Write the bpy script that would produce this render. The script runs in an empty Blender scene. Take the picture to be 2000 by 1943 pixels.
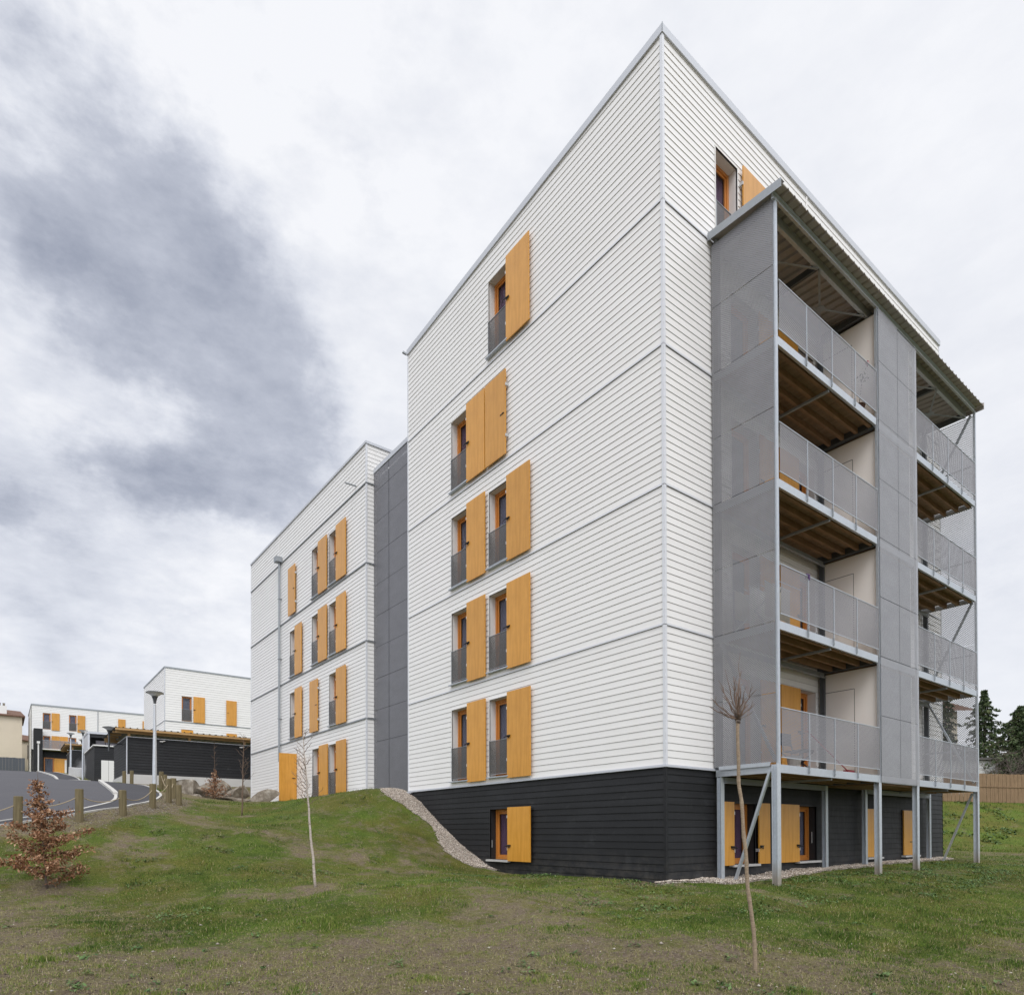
import bpy, math, random
import numpy as np
from mathutils import Vector, Matrix, noise as mnoise
from mathutils.geometry import delaunay_2d_cdt
R=math.radians
random.seed(7); rng=np.random.default_rng(11)
SC=bpy.context.scene
COL=SC.collection
# ------------------------------------------------------------------ helpers
ORG={}
def setp(o,label=None,cat=None,group=None,kind=None):
    if label:o['label']=label
    if cat:o['category']=cat
    if group:o['group']=group
    if kind:o['kind']=kind
    return o
def empty(name,loc,label,cat,group=None,rz=0):
    o=bpy.data.objects.new(name,None);COL.objects.link(o);o.location=loc;o.rotation_euler=(0,0,rz)
    o.empty_display_size=.3
    ORG[o.name]=Vector(loc)
    return setp(o,label,cat,group)
class MB:
    def __init__(s): s.v=[];s.f=[];s.m=[];s.smooth=False
    def face(s,pts,m=0):
        i=len(s.v);s.v.extend([tuple(p) for p in pts]);s.f.append(tuple(range(i,i+len(pts))));s.m.append(m);return s
    def box(s,a,b,m=0):
        x0,y0,z0=a;x1,y1,z1=b
        if x0>x1:x0,x1=x1,x0
        if y0>y1:y0,y1=y1,y0
        if z0>z1:z0,z1=z1,z0
        i=len(s.v)
        s.v+=[(x0,y0,z0),(x1,y0,z0),(x1,y1,z0),(x0,y1,z0),(x0,y0,z1),(x1,y0,z1),(x1,y1,z1),(x0,y1,z1)]
        for q in((0,3,2,1),(4,5,6,7),(0,1,5,4),(1,2,6,5),(2,3,7,6),(3,0,4,7)):
            s.f.append(tuple(i+k for k in q));s.m.append(m)
        return s
    def bar(s,p,q,w,h,m=0,up=(0,0,1)):
        p=Vector(p);q=Vector(q);d=(q-p).normalized();u=Vector(up)
        if abs(d.dot(u))>.98:u=Vector((0,1,0))
        x=d.cross(u).normalized();y=x.cross(d).normalized()
        i=len(s.v)
        for c in(p,q):
            for a,b in((-1,-1),(1,-1),(1,1),(-1,1)):
                s.v.append(tuple(c+x*a*w/2+y*b*h/2))
        for k in((0,1,2,3),(7,6,5,4),(0,4,5,1),(1,5,6,2),(2,6,7,3),(3,7,4,0)):
            s.f.append(tuple(i+j for j in k));s.m.append(m)
        return s
    def tube(s,pts,rad,n=8,m=0,caps=True):
        pts=[Vector(p) for p in pts]
        if not hasattr(rad,'__len__'):rad=[rad]*len(pts)
        rings=[];px=None
        for k,p in enumerate(pts):
            d=(pts[min(k+1,len(pts)-1)]-pts[max(k-1,0)])
            d=d.normalized() if d.length>1e-9 else Vector((0,0,1))
            x=px-d*px.dot(d) if px else d.orthogonal()
            if x.length<1e-6:x=d.orthogonal()
            x.normalize();px=x;y=d.cross(x)
            i=len(s.v)
            for j in range(n):
                a=2*math.pi*j/n;s.v.append(tuple(p+(x*math.cos(a)+y*math.sin(a))*rad[k]))
            rings.append(i)
        for a,b in zip(rings,rings[1:]):
            for j in range(n):
                s.f.append((a+j,a+(j+1)%n,b+(j+1)%n,b+j));s.m.append(m)
        if caps:
            s.f.append(tuple(rings[0]+j for j in reversed(range(n))));s.m.append(m)
            s.f.append(tuple(rings[-1]+j for j in range(n)));s.m.append(m)
        return s
    def lathe(s,c,prof,n=20,m=0):
        rings=[]
        for r_,z in prof:
            i=len(s.v)
            for j in range(n):
                a=2*math.pi*j/n;s.v.append((c[0]+r_*math.cos(a),c[1]+r_*math.sin(a),c[2]+z))
            rings.append(i)
        for a,b in zip(rings,rings[1:]):
            for j in range(n):
                s.f.append((a+j,a+(j+1)%n,b+(j+1)%n,b+j));s.m.append(m)
        s.f.append(tuple(rings[0]+j for j in reversed(range(n))));s.m.append(m)
        s.f.append(tuple(rings[-1]+j for j in range(n)));s.m.append(m)
        return s
    def mesh(s,name,mats,off=(0,0,0)):
        me=bpy.data.meshes.new(name)
        ox,oy,oz=off
        me.from_pydata([(x-ox,y-oy,z-oz) for x,y,z in s.v],[],s.f)
        if not isinstance(mats,(list,tuple)):mats=[mats]
        for q in mats:me.materials.append(q)
        if len(mats)>1:me.polygons.foreach_set('material_index',s.m)
        if s.smooth:me.polygons.foreach_set('use_smooth',[True]*len(s.f))
        me.update();return me
    def build(s,name,mats,parent=None,off=None,label=None):
        """verts in world coords when off is None (parent thing sits at ORG); returns object"""
        if off is None: off=ORG.get(parent.name,Vector((0,0,0))) if parent else Vector((0,0,0))
        o=bpy.data.objects.new(name,s.mesh(name,mats,off));COL.objects.link(o)
        if parent:o.parent=parent;ORG[o.name]=ORG.get(parent.name,Vector((0,0,0)))
        else: ORG[o.name]=Vector((0,0,0))
        if label:o['label']=label
        return o
def npmesh(name,V,F,mat,attrs=None,smooth=False):
    """V (n,3), F (m,k) arrays"""
    me=bpy.data.meshes.new(name);n=len(V);m,k=F.shape
    me.vertices.add(n);me.vertices.foreach_set('co',np.asarray(V,np.float32).ravel())
    me.loops.add(m*k);me.loops.foreach_set('vertex_index',F.astype(np.int32).ravel())
    me.polygons.add(m);me.polygons.foreach_set('loop_start',np.arange(0,m*k,k,dtype=np.int32));
    try: me.polygons.foreach_set('loop_total',np.full(m,k,np.int32))
    except Exception: pass
    if smooth: me.polygons.foreach_set('use_smooth',np.ones(m,bool))
    me.update(calc_edges=True)
    for an,av in (attrs or {}).items():
        a=me.attributes.new(an,'FLOAT','POINT');a.data.foreach_set('value',np.asarray(av,np.float32))
    me.materials.append(mat)
    o=bpy.data.objects.new(name,me);COL.objects.link(o);ORG[o.name]=Vector((0,0,0));return o
# ------------------------------------------------------------------ materials
class NT:
    def __init__(s,name):
        s.mat=bpy.data.materials.new(name);s.mat.use_nodes=True;s.t=s.mat.node_tree
        s.b=s.t.nodes['Principled BSDF'];s.out=s.t.nodes['Material Output'];s.co=s.t.nodes.new('ShaderNodeTexCoord')
    def n(s,ty,**k):
        q=s.t.nodes.new(ty)
        for a,b in k.items():setattr(q,a,b)
        return q
    def l(s,a,b):s.t.links.new(a,b)
    def sock(s,dst,v):
        if hasattr(v,'links') or hasattr(v,'is_output'):s.l(v,dst)
        else:dst.default_value=v
    def math(s,op,a,b=None,c=None,clamp=False):
        q=s.n('ShaderNodeMath',operation=op);q.use_clamp=clamp
        s.sock(q.inputs[0],a)
        if b is not None:s.sock(q.inputs[1],b)
        if c is not None:s.sock(q.inputs[2],c)
        return q.outputs[0]
    def noise(s,scale,detail=4,rough=.55,vec=None,stretch=None,out='Fac'):
        q=s.n('ShaderNodeTexNoise');q.inputs['Scale'].default_value=scale;q.inputs['Detail'].default_value=detail;q.inputs['Roughness'].default_value=rough
        v=vec or s.co.outputs['Object']
        if stretch:
            m=s.n('ShaderNodeMapping');m.inputs['Scale'].default_value=stretch;s.l(v,m.inputs['Vector']);v=m.outputs[0]
        s.l(v,q.inputs['Vector']);return q.outputs[out]
    def ramp(s,fac,stops):
        q=s.n('ShaderNodeValToRGB');s.l(fac,q.inputs[0]);e=q.color_ramp.elements
        while len(e)<len(stops):e.new(.5)
        for i,(p,c) in enumerate(stops):
            e[i].position=p;e[i].color=(*c,1) if len(c)==3 else c
        return q.outputs[0]
    def mix(s,f,a,b,blend='MIX'):
        q=s.n('ShaderNodeMix',data_type='RGBA',blend_type=blend)
        s.sock(q.inputs[0],f)
        for i,v in((6,a),(7,b)):
            s.sock(q.inputs[i],(*v,1) if isinstance(v,tuple) and len(v)==3 else v)
        return q.outputs[2]
    def maprange(s,v,a,b,c=0,d=1,smooth=False):
        q=s.n('ShaderNodeMapRange');
        if smooth:q.interpolation_type='SMOOTHSTEP'
        s.l(v,q.inputs[0]);
        for i,x in enumerate((a,b,c,d)):q.inputs[i+1].default_value=x
        return q.outputs[0]
    def bump(s,h,strength=.3,dist=.01):
        q=s.n('ShaderNodeBump');q.inputs['Strength'].default_value=strength;q.inputs['Distance'].default_value=dist
        s.l(h,q.inputs['Height']);s.l(q.outputs[0],s.b.inputs['Normal'])
    def set(s,col=None,rough=None,metal=None,spec=None):
        if col is not None:s.sock(s.b.inputs['Base Color'],(*col,1) if isinstance(col,tuple) and len(col)==3 else col)
        if rough is not None:s.sock(s.b.inputs['Roughness'],rough)
        if metal is not None:s.sock(s.b.inputs['Metallic'],metal)
        if spec is not None:s.sock(s.b.inputs['Specular IOR Level'],spec)
        return s.mat
    def zrow(s,pitch,amp):
        sp=s.n('ShaderNodeSeparateXYZ');s.l(s.co.outputs['Object'],sp.inputs[0])
        k=s.math('FLOOR',s.math('DIVIDE',sp.outputs[2],pitch))
        along=s.math('FLOOR',s.math('DIVIDE',s.math('ADD',s.math('ADD',sp.outputs[0],sp.outputs[1]),s.math('MULTIPLY',k,1.37)),3.6))
        w=s.n('ShaderNodeTexWhiteNoise',noise_dimensions='2D')
        c=s.n('ShaderNodeCombineXYZ');s.l(k,c.inputs[0]);s.l(along,c.inputs[1]);s.l(c.outputs[0],w.inputs['Vector'])
        return s.math('MULTIPLY_ADD',w.outputs[0],amp,1-amp/2),sp,k
M={}
def m_siding(name,base,var,rough,dirt,dcol):
    t=NT(name);gg=t.n('ShaderNodeNewGeometry');rw=t.math('MULTIPLY_ADD',gg.outputs['Random Per Island'],var,1-var/2)
    n1=t.noise(.8,5,.6,stretch=(1,1,2.5));n2=t.noise(9,4,.6,stretch=(1,1,.25))
    f=t.math('MULTIPLY',t.maprange(n1,.42,.72),dirt)
    c=t.mix(f,base,dcol)
    f2=t.math('MULTIPLY',t.maprange(n2,.5,.8),dirt*.8)
    c=t.mix(f2,c,dcol)
    q=t.n('ShaderNodeVectorMath',operation='SCALE');t.l(c,q.inputs[0]);t.l(rw,q.inputs['Scale'])
    t.bump(t.noise(60,3,.6,stretch=(.15,.15,1)),.12,.003)
    fin=q.outputs[0]
    if base[0]<.1:
        sp=t.n('ShaderNodeSeparateXYZ');t.l(t.co.outputs['Object'],sp.inputs[0]);sc_=t.noise(3.2,6,.7,stretch=(1,1,1.6))
        k=t.math('MULTIPLY',t.maprange(sp.outputs[2],.0,.75,1,0),t.maprange(sc_,.42,.66,0,.55));fin=t.mix(k,fin,(.085,.075,.062))
        k2=t.maprange(t.noise(1.6,6,.7),.60,.74,0,.55);fin=t.mix(k2,fin,(.050,.052,.056))
    return t.set(fin,t.maprange(n2,.3,.8,rough-.06,rough+.1),spec=.4)
M['white']=m_siding('white_painted_boards',(.82,.81,.795),.04,.42,.22,(.72,.705,.67))
M['black']=m_siding('black_stained_boards',(.009,.0095,.0112),.45,.6,.5,(.022,.023,.026))
t=NT('membrane');M['membrane']=t.set((.30,.30,.30),.9)
t=NT('plaster');M['plaster']=t.set(t.mix(t.noise(3,4),(.90,.865,.82),(.85,.81,.76)),.8)
t=NT('cream_render');M['render']=t.set(t.mix(t.noise(.7,5),(.66,.58,.46),(.56,.49,.39)),.9)
t=NT('white_reveal');M['reveal']=t.set(t.mix(t.noise(4,4),(.74,.73,.71),(.66,.65,.63)),.5)
def m_wood(name,c1,c2,rough,scale=14,st=(1,1,.07),coat=0):
    t=NT(name);n=t.noise(scale,6,.65,stretch=st);k=t.noise(3.2,2,.5)
    kn=t.n('ShaderNodeTexVoronoi');kn.inputs['Scale'].default_value=3.5
    mp=t.n('ShaderNodeMapping');mp.inputs['Scale'].default_value=(1,1,.6);t.l(t.co.outputs['Object'],mp.inputs[0]);t.l(mp.outputs[0],kn.inputs['Vector'])
    c=t.ramp(n,[(.3,c1),(.7,c2)])
    c=t.mix(t.math('MULTIPLY',t.maprange(k,.35,.75),.25),c,tuple(x*.75 for x in c1))
    c=t.mix(t.maprange(kn.outputs['Distance'],.015,.04,.6,0),c,tuple(x*.4 for x in c1))
    t.bump(n,.08,.002);t.b.inputs['Coat Weight'].default_value=coat;t.b.inputs['Coat Roughness'].default_value=.25
    oi=t.n('ShaderNodeObjectInfo');q=t.n('ShaderNodeVectorMath',operation='SCALE');t.l(c,q.inputs[0]);t.l(t.math('MULTIPLY_ADD',oi.outputs['Random'],.16,.90),q.inputs['Scale']);c=q.outputs[0]
    return t.set(c,rough,spec=.5)
M['shutter']=m_wood('orange_varnished_panel',(.57,.25,.022),(.74,.36,.058),.42,coat=.22)
M['frame']=m_wood('orange_window_timber',(.50,.17,.03),(.62,.25,.05),.4)
M['joist']=m_wood('brown_treated_timber',(.19,.11,.06),(.32,.20,.12),.8,st=(.2,1,1))
M['deck']=m_wood('deck_boards',(.21,.14,.085),(.34,.24,.155),.85,st=(1,.1,1))
M['eaves']=m_wood('larch_fascia',(.42,.25,.10),(.56,.36,.16),.7,st=(.1,1,1))
M['fence']=m_wood('weathered_fence_boards',(.18,.115,.062),(.30,.20,.115),.85,scale=20,st=(1,1,.08))
M['post']=m_wood('treated_round_timber',(.11,.088,.042),(.23,.185,.10),.85,scale=20,st=(1,1,.06))
def m_galv(name,c,metal=.55,rough=.42):
    t=NT(name);n=t.noise(18,4,.7);n2=t.noise(2.5,4,.6,stretch=(1,1,.3))
    col=t.mix(t.maprange(n,.35,.7),tuple(x*.86 for x in c),c);col=t.mix(t.maprange(n2,.55,.8,0,.35),col,tuple(x*.7 for x in c))
    return t.set(col,t.maprange(n,.3,.7,rough-.06,rough+.12),metal)
M['galv']=m_galv('galvanised_steel',(.56,.60,.645))
M['galvd']=m_galv('dull_galvanised_steel',(.36,.385,.41),.4,.55)
t=NT('grey_aluminium_coping');M['coping']=t.set(t.mix(t.noise(.6,2),(.58,.60,.64),(.53,.55,.59)),.42,.2)
M['darksteel']=m_galv('dark_steel_column',(.10,.11,.12),.3,.5)
t=NT('pale_metal_trim');M['trim']=t.set((.70,.715,.75),.4,.1)
M['sheet']=m_galv('beige_grey_sheet_metal',(.42,.385,.36),.15,.5)
M['roofsheet']=m_galv('dark_corrugated_sheet',(.13,.12,.11),.3,.5)
M['lampmetal']=m_galv('lamp_pole_aluminium',(.62,.65,.68),.5,.4)
M['lampdark']=m_galv('lamp_dark_cone',(.09,.095,.10),.3,.5)
t=NT('galvanised_post_splashed');n=t.noise(18,4,.7);sp=t.n('ShaderNodeSeparateXYZ');t.l(t.co.outputs['Object'],sp.inputs[0]);n2=t.noise(6,4,.6,stretch=(1,1,.3))
col=t.mix(t.maprange(n,.35,.7),(.48,.515,.555),(.56,.60,.645));k=t.math('ADD',t.maprange(sp.outputs[2],.05,.75,1,0),t.math('MULTIPLY',t.math('SUBTRACT',n2,.5),.9));col=t.mix(t.maprange(k,.25,.85,0,.85),col,(.36,.305,.245));M['galvpost']=t.set(col,.45,.35)
t=NT('black_hardware');M['latch']=t.set((.018,.017,.016),.45)
t=NT('hinge_metal');M['hinge']=t.set((.6,.6,.6),.4,.5)
t=NT('door_gap');M['gap']=t.set((.03,.028,.025),.9)
t=NT('dark_reveal');M['darkreveal']=t.set((.02,.02,.022),.55)
t=NT('stone_sill');M['sill']=t.set(t.mix(t.noise(12,4),(.55,.54,.52),(.42,.41,.39)),.7)
def m_mesh(name,open_,col,pw=.045,ph=.038,metal=.45,rough=.42):
    t=NT(name);sp=t.n('ShaderNodeSeparateXYZ');t.l(t.co.outputs['Object'],sp.inputs[0])
    u=t.math('DIVIDE',t.math('ADD',sp.outputs[0],sp.outputs[1]),pw);v=t.math('DIVIDE',sp.outputs[2],ph)
    a=t.math('ABSOLUTE',t.math('SUBTRACT',t.math('FRACT',u),.5));b=t.math('ABSOLUTE',t.math('SUBTRACT',t.math('FRACT',v),.5))
    w_=.62;s_=t.math('ADD',t.math('MULTIPLY',a,w_),b);h=math.sqrt(open_*w_/4)
    hole=t.math('MAXIMUM',t.math('LESS_THAN',s_,h),t.math('GREATER_THAN',s_,.5*w_+.5-h))
    n=t.noise(1.3,5,.6,stretch=(1,1,2.2));c=t.mix(t.maprange(n,.35,.65),tuple(x*.93 for x in col),tuple(x*1.03 for x in col))
    t.set(c,rough,metal)
    tr=t.n('ShaderNodeBsdfTransparent');mx=t.n('ShaderNodeMixShader');t.l(hole,mx.inputs[0]);t.l(t.b.outputs[0],mx.inputs[1]);t.l(tr.outputs[0],mx.inputs[2]);t.l(mx.outputs[0],t.out.inputs[0])
    return t.mat
M['mesh']=m_mesh('expanded_metal_screen',.15,(.25,.25,.264),pw=.048,ph=.044,metal=.25,rough=.5)
M['meshfront']=m_mesh('front_expanded_metal_screen',.26,(.38,.38,.40),pw=.048,ph=.054,metal=.3,rough=.42)  # base colour lightened to stand in for the sheen on the front panels
M['meshfar']=m_mesh('open_expanded_metal_screen',.46,(.27,.27,.285),pw=.06,ph=.056,metal=.25,rough=.5)
M['meshrail']=m_mesh('expanded_metal_railing',.20,(.235,.23,.245),.046,.054,.25,.5)
M['meshguard']=m_mesh('expanded_metal_guard',.20,(.105,.103,.10),.03,.024,.2,.5)
M['meshlink']=m_mesh('dark_expanded_metal_cladding',.10,(.205,.205,.222),.05,.04,.3,.45)
def m_glass(name,col=(.02,.02,.024),alpha=.5):
    t=NT(name);t.set(col,.04,0,.8)
    tr=t.n('ShaderNodeBsdfTransparent');tr.inputs[0].default_value=(.75,.76,.8,1);mx=t.n('ShaderNodeMixShader');mx.inputs[0].default_value=alpha
    t.l(t.b.outputs[0],mx.inputs[1]);t.l(tr.outputs[0],mx.inputs[2]);t.l(mx.outputs[0],t.out.inputs[0]);return t.mat
M['glass']=m_glass('window_glass',(.03,.03,.034),.82)
def m_curtain(name,a,b):
    t=NT(name);w=t.noise(10,2,.5,stretch=(3,3,.05));return t.set(t.mix(w,a,b),.9)
M['curtain']=m_curtain('lilac_grey_curtain',(.55,.52,.58),(.80,.76,.84))
M['curtain2']=m_curtain('plum_curtain',(.42,.20,.31),(.66,.40,.52))
M['curtain3']=m_curtain('white_curtain',(.55,.56,.60),(.75,.77,.80))
t=NT('asphalt');v=t.noise(260,2,.6);w=t.noise(.35,4,.6);c=t.mix(v,(.055,.055,.062),(.115,.113,.122));c=t.mix(t.maprange(w,.4,.65,0,.45),c,(.10,.098,.105));t.bump(v,.4,.004);M['asphalt']=t.set(c,.88,spec=.3)
t=NT('new_asphalt');v=t.noise(260,2,.6);c=t.mix(v,(.038,.038,.043),(.078,.077,.084));t.bump(v,.4,.004);M['asphalt2']=t.set(c,.85,spec=.3)
t=NT('concrete_kerb');M['kerb']=t.set(t.mix(t.noise(8,5,.7),(.60,.585,.55),(.42,.41,.385)),.85)
t=NT('concrete_plinth');M['plinth']=t.set(t.mix(t.noise(1.2,5,.6),(.62,.61,.59),(.48,.475,.46)),.85)
t=NT('rock');n=t.noise(3.5,8,.65);M['rock']=t.set(t.ramp(n,[(.3,(.10,.08,.058)),(.5,(.24,.205,.16)),(.7,(.40,.37,.32))]),.9);t.bump(n,.8,.05)
t=NT('rope');M['rope']=t.set((.36,.29,.19),.9)
t=NT('clay_tiles');n=t.noise(6,4,.6,stretch=(1,1,3));M['tiles']=t.set(t.ramp(n,[(.3,(.085,.045,.03)),(.7,(.20,.11,.075))]),.9)
t=NT('white_paint');M['wpaint']=t.set((.74,.73,.71),.5)
t=NT('lamp_glass');M['lglass']=t.set((.62,.64,.65),.1,0,.6)
# terrain / vegetation materials
def attr(t,name):
    q=t.n('ShaderNodeAttribute');q.attribute_name=name;return q.outputs['Fac']
t=NT('lawn_ground')
g=attr(t,'green');n1=t.noise(1.5,7,.7);n2=t.noise(9,6,.72);n3=t.noise(24,8,.85);n4=t.noise(.5,5,.65);n5=t.noise(4,6,.75)
soil=t.ramp(n3,[(.30,(.060,.044,.031)),(.47,(.165,.127,.090)),(.60,(.27,.215,.16)),(.70,(.42,.36,.29))])
dry=t.ramp(n3,[(.30,(.070,.060,.022)),(.48,(.19,.165,.078)),(.68,(.38,.33,.20))])
soil=t.mix(t.maprange(n5,.42,.58),soil,dry)
soil=t.mix(t.maprange(n2,.55,.75,0,.6),soil,(.17,.14,.105))
grn=t.ramp(n3,[(.27,(.026,.048,.006)),(.48,(.085,.132,.018)),(.66,(.20,.245,.055))])
moss=t.ramp(n3,[(.27,(.042,.042,.007)),(.5,(.125,.124,.026)),(.70,(.24,.23,.07))])
grn=t.mix(t.maprange(n4,.40,.58),grn,moss);n6=t.noise(1.1,5,.7);grn=t.mix(t.maprange(n6,.45,.68,0,.55),grn,(.035,.060,.010))
f=t.math('ADD',g,t.math('ADD',t.math('MULTIPLY',t.math('SUBTRACT',n1,.5),1.9),t.math('ADD',t.math('MULTIPLY',t.math('SUBTRACT',n5,.5),1.2),t.math('MULTIPLY',t.math('SUBTRACT',n2,.5),.9))))
c=t.mix(t.maprange(f,.22,.66),soil,grn)
vo=t.n('ShaderNodeTexVoronoi');vo.inputs['Scale'].default_value=22;t.l(t.co.outputs['Object'],vo.inputs['Vector'])
vc=t.n('ShaderNodeSeparateColor');t.l(vo.outputs['Color'],vc.inputs[0])
peb=t.math('MULTIPLY',t.math('LESS_THAN',vo.outputs['Distance'],.22),t.math('GREATER_THAN',vc.outputs[0],.86))
peb=t.math('MULTIPLY',peb,t.maprange(f,.3,.7,1,.15))
c=t.mix(t.math('MULTIPLY',peb,.5),c,(.30,.27,.235))
hh=t.math('ADD',t.math('MULTIPLY',n2,.6),t.math('MULTIPLY',n3,.5))
t.bump(hh,1.0,.09);M['lawn']=t.set(c,.95,spec=.15)
t=NT('gravel');vo=t.n('ShaderNodeTexVoronoi');vo.inputs['Scale'].default_value=38;t.l(t.co.outputs['Object'],vo.inputs['Vector'])
sc=t.n('ShaderNodeSeparateColor');t.l(vo.outputs['Color'],sc.inputs[0])
c=t.ramp(sc.outputs[0],[(.0,(.30,.245,.195)),(.5,(.50,.43,.36)),(1,(.70,.64,.56))]);c=t.mix(t.maprange(vo.outputs['Distance'],.3,.6,0,.85),c,(.12,.10,.08));t.bump(t.math('SUBTRACT',1,vo.outputs['Distance']),1,.02);M['gravel']=t.set(c,.9)
t=NT('stones');s_=attr(t,'shade');M['stone']=t.set(t.ramp(s_,[(0,(.30,.24,.185)),(.5,(.52,.44,.365)),(1,(.76,.69,.61))]),.9)
t=NT('field_stones');s_=attr(t,'shade');M['pebble']=t.set(t.ramp(s_,[(0,(.12,.095,.07)),(.6,(.25,.215,.175)),(1,(.46,.42,.36))]),.9)
t=NT('clods');s_=attr(t,'shade');M['clod']=t.set(t.ramp(s_,[(0,(.045,.032,.022)),(.6,(.12,.09,.062)),(1,(.24,.19,.14))]),.95)
t=NT('grass_blades');s_=attr(t,'shade');M['blade']=t.set(t.ramp(s_,[(0,(.032,.066,.008)),(.35,(.092,.155,.018)),(.6,(.185,.235,.040)),(.8,(.25,.225,.08)),(1,(.44,.36,.23))]),.7,spec=.25)
t=NT('weed_leaves');s_=attr(t,'shade');M['weed']=t.set(t.ramp(s_,[(0,(.040,.082,.020)),(.6,(.080,.145,.038)),(1,(.15,.22,.075))]),.6,spec=.3)
t=NT('beech_leaves');s_=attr(t,'shade');M['beech']=t.set(t.ramp(s_,[(0,(.10,.040,.018)),(.4,(.25,.115,.055)),(.75,(.36,.205,.115)),(1,(.56,.38,.245))]),.6,spec=.3)
t=NT('needles');s_=attr(t,'shade');M['needle']=t.set(t.ramp(s_,[(0,(.030,.050,.024)),(.5,(.068,.098,.042)),(.85,(.125,.16,.07)),(1,(.19,.14,.06))]),.7,spec=.2)
t=NT('shrub_leaves');s_=attr(t,'shade');M['shrub']=t.set(t.ramp(s_,[(0,(.03,.055,.014)),(.6,(.07,.12,.03)),(1,(.14,.19,.06))]),.7,spec=.2)
t=NT('bark');n=t.noise(30,5,.7,stretch=(1,1,2.5));M['bark']=t.set(t.ramp(n,[(.3,(.17,.12,.075)),(.7,(.36,.285,.20))]),.85);t.bump(n,.5,.004)
t=NT('birch_bark');n=t.noise(26,5,.7,stretch=(.5,.5,3));M['birch']=t.set(t.ramp(n,[(.32,(.10,.08,.065)),(.45,(.40,.34,.29)),(.7,(.60,.54,.48))]),.8)
t=NT('twig_bark');M['twig']=t.set(t.mix(t.noise(20,3),(.095,.062,.044),(.20,.135,.095)),.85)
t=NT('dark_twig_bark');M['dtwig']=t.set(t.mix(t.noise(20,3),(.07,.055,.045),(.15,.12,.10)),.9)
# ------------------------------------------------------------------ terrain height
CP=np.array([(-10.5,-8.3,-2.95),(-3.05,-6.4,-2.82),(-6.8,-3.6,-2.8),(-10.5,-.8,-2.75),(-4.46,-4.61,-2.70),
(-5.9,3.2,-2.26),(-9.87,5.56,-2.30),(-10.23,9.06,-1.19),(-9.06,9.56,-1.03),(-8.1,10.09,-.86),(-7.09,12.2,-.6),(-6.35,13.9,-.37),(-5.94,15.1,-.2),(-5.23,21.4,.48),(-4.58,23.4,.63),
(-4.6,12.2,-.9),(-2.9,22.2,.15),(0,0,-2.34),(0,3,-2.32),(0,5.7,-2.3),(-.1,7.2,-1.68),(-.1,8.6,-.92),(-.1,10,-.12),(-.3,13,.1),(-.5,18.9,.06),(-.5,26.7,.18),
(-1,10.6,.02),(-2,10.2,-.35),(-2,8.6,-1.05),(-2.3,6.6,-1.9),(-3,4,-2.28),(-2,14,-.1),(-3,17,-.25),
(1.6,-1.45,-2.37),(6,-1.45,-2.33),(12.5,-1.45,-2.24),(14.2,-.6,-2.2),(4,-6,-2.7),(10,-8,-2.6),(20,-4,-2.15),(22,4,-2.05),
(27.4,4.5,-1.96),(30.7,2,-1.97),(24,7,-1.95),(36,-2,-1.95),(33,10.3,.55),(36.6,7.6,.57),(40.6,4.5,.43),(47,0,.4),(29.5,13,.55),(48,8,.9),(60,14,1.6),(75,20,3.5),(20,16,-1.2),(22,26,.8),
(-5.1,31,1.33),(1.3,31,1.4),(-5.5,35.4,1.62),(-6.9,36.4,1.46),(-4.75,49.7,2.42),(-5.2,52.6,2.9),(-6.8,82.5,5.74),(-7.4,90.4,6.3),(5,90,6.35),(14,60,3.4),(14,35,1.6),
(-15,12,-1.0),(-25,15,-.9),(-22,50,2.4),(-25,90,6.3),(-20,0,-2.6),(-16,8,-1.75),(-20,-10,-2.9),(0,-14,-2.95),(25,-12,-2.5),(45,-14,-2.2),(-30,-20,-3),(-14.5,8.7,-1.45),(-13,4,-2.45)],float)
def _U(r2): return r2*np.log(r2+1e-9)*.5
_n=len(CP);_xy=CP[:,:2]/10
_A=np.zeros((_n+3,_n+3));_A[:_n,:_n]=_U(((_xy[:,None]-_xy[None])**2).sum(-1))+np.eye(_n)*.004
_A[:_n,_n]=1;_A[:_n,_n+1:]=_xy;_A[_n:,:_n]=_A[:_n,_n:].T
_W=np.linalg.solve(_A,np.concatenate([CP[:,2],[0,0,0]]))
def H(x,y):
    x=np.clip(np.asarray(x,float),-35,85);y=np.clip(np.asarray(y,float),-22,110)
    q=np.stack(np.broadcast_arrays(x,y),-1)/10
    K=_U(((q[...,None,:]-_xy)**2).sum(-1))
    return np.clip(K@_W[:_n]+_W[_n]+q@_W[_n+1:],-3.3,9)
def vnoise(x,y,s,seed=0):
    x=np.asarray(x)*s+seed*17.3;y=np.asarray(y)*s-seed*9.1
    xi=np.floor(x).astype(np.int64);yi=np.floor(y).astype(np.int64);fx=x-xi;fy=y-yi
    fx=fx*fx*(3-2*fx);fy=fy*fy*(3-2*fy)
    def h(a,b):
        k=(a*374761393+b*668265263+seed*1442695)&0xffffffff
        k=((k^(k>>13))*1274126177)&0xffffffff
        return ((k^(k>>16))&0xffff)/65535.
    return (h(xi,yi)*(1-fx)+h(xi+1,yi)*fx)*(1-fy)+(h(xi,yi+1)*(1-fx)+h(xi+1,yi+1)*fx)*fy
def fbm(x,y,s,o=4,seed=0):
    r=0;a=.5
    for k in range(o): r=r+a*vnoise(x,y,s*2**k,seed+k);a*=.5
    return r/(1-.5**o)
CAM=np.array([-10.548,-8.314,-1.319])
def sstep(a,b,x): t_=np.clip((x-a)/(b-a),0,1);return t_*t_*(3-2*t_)
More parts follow.
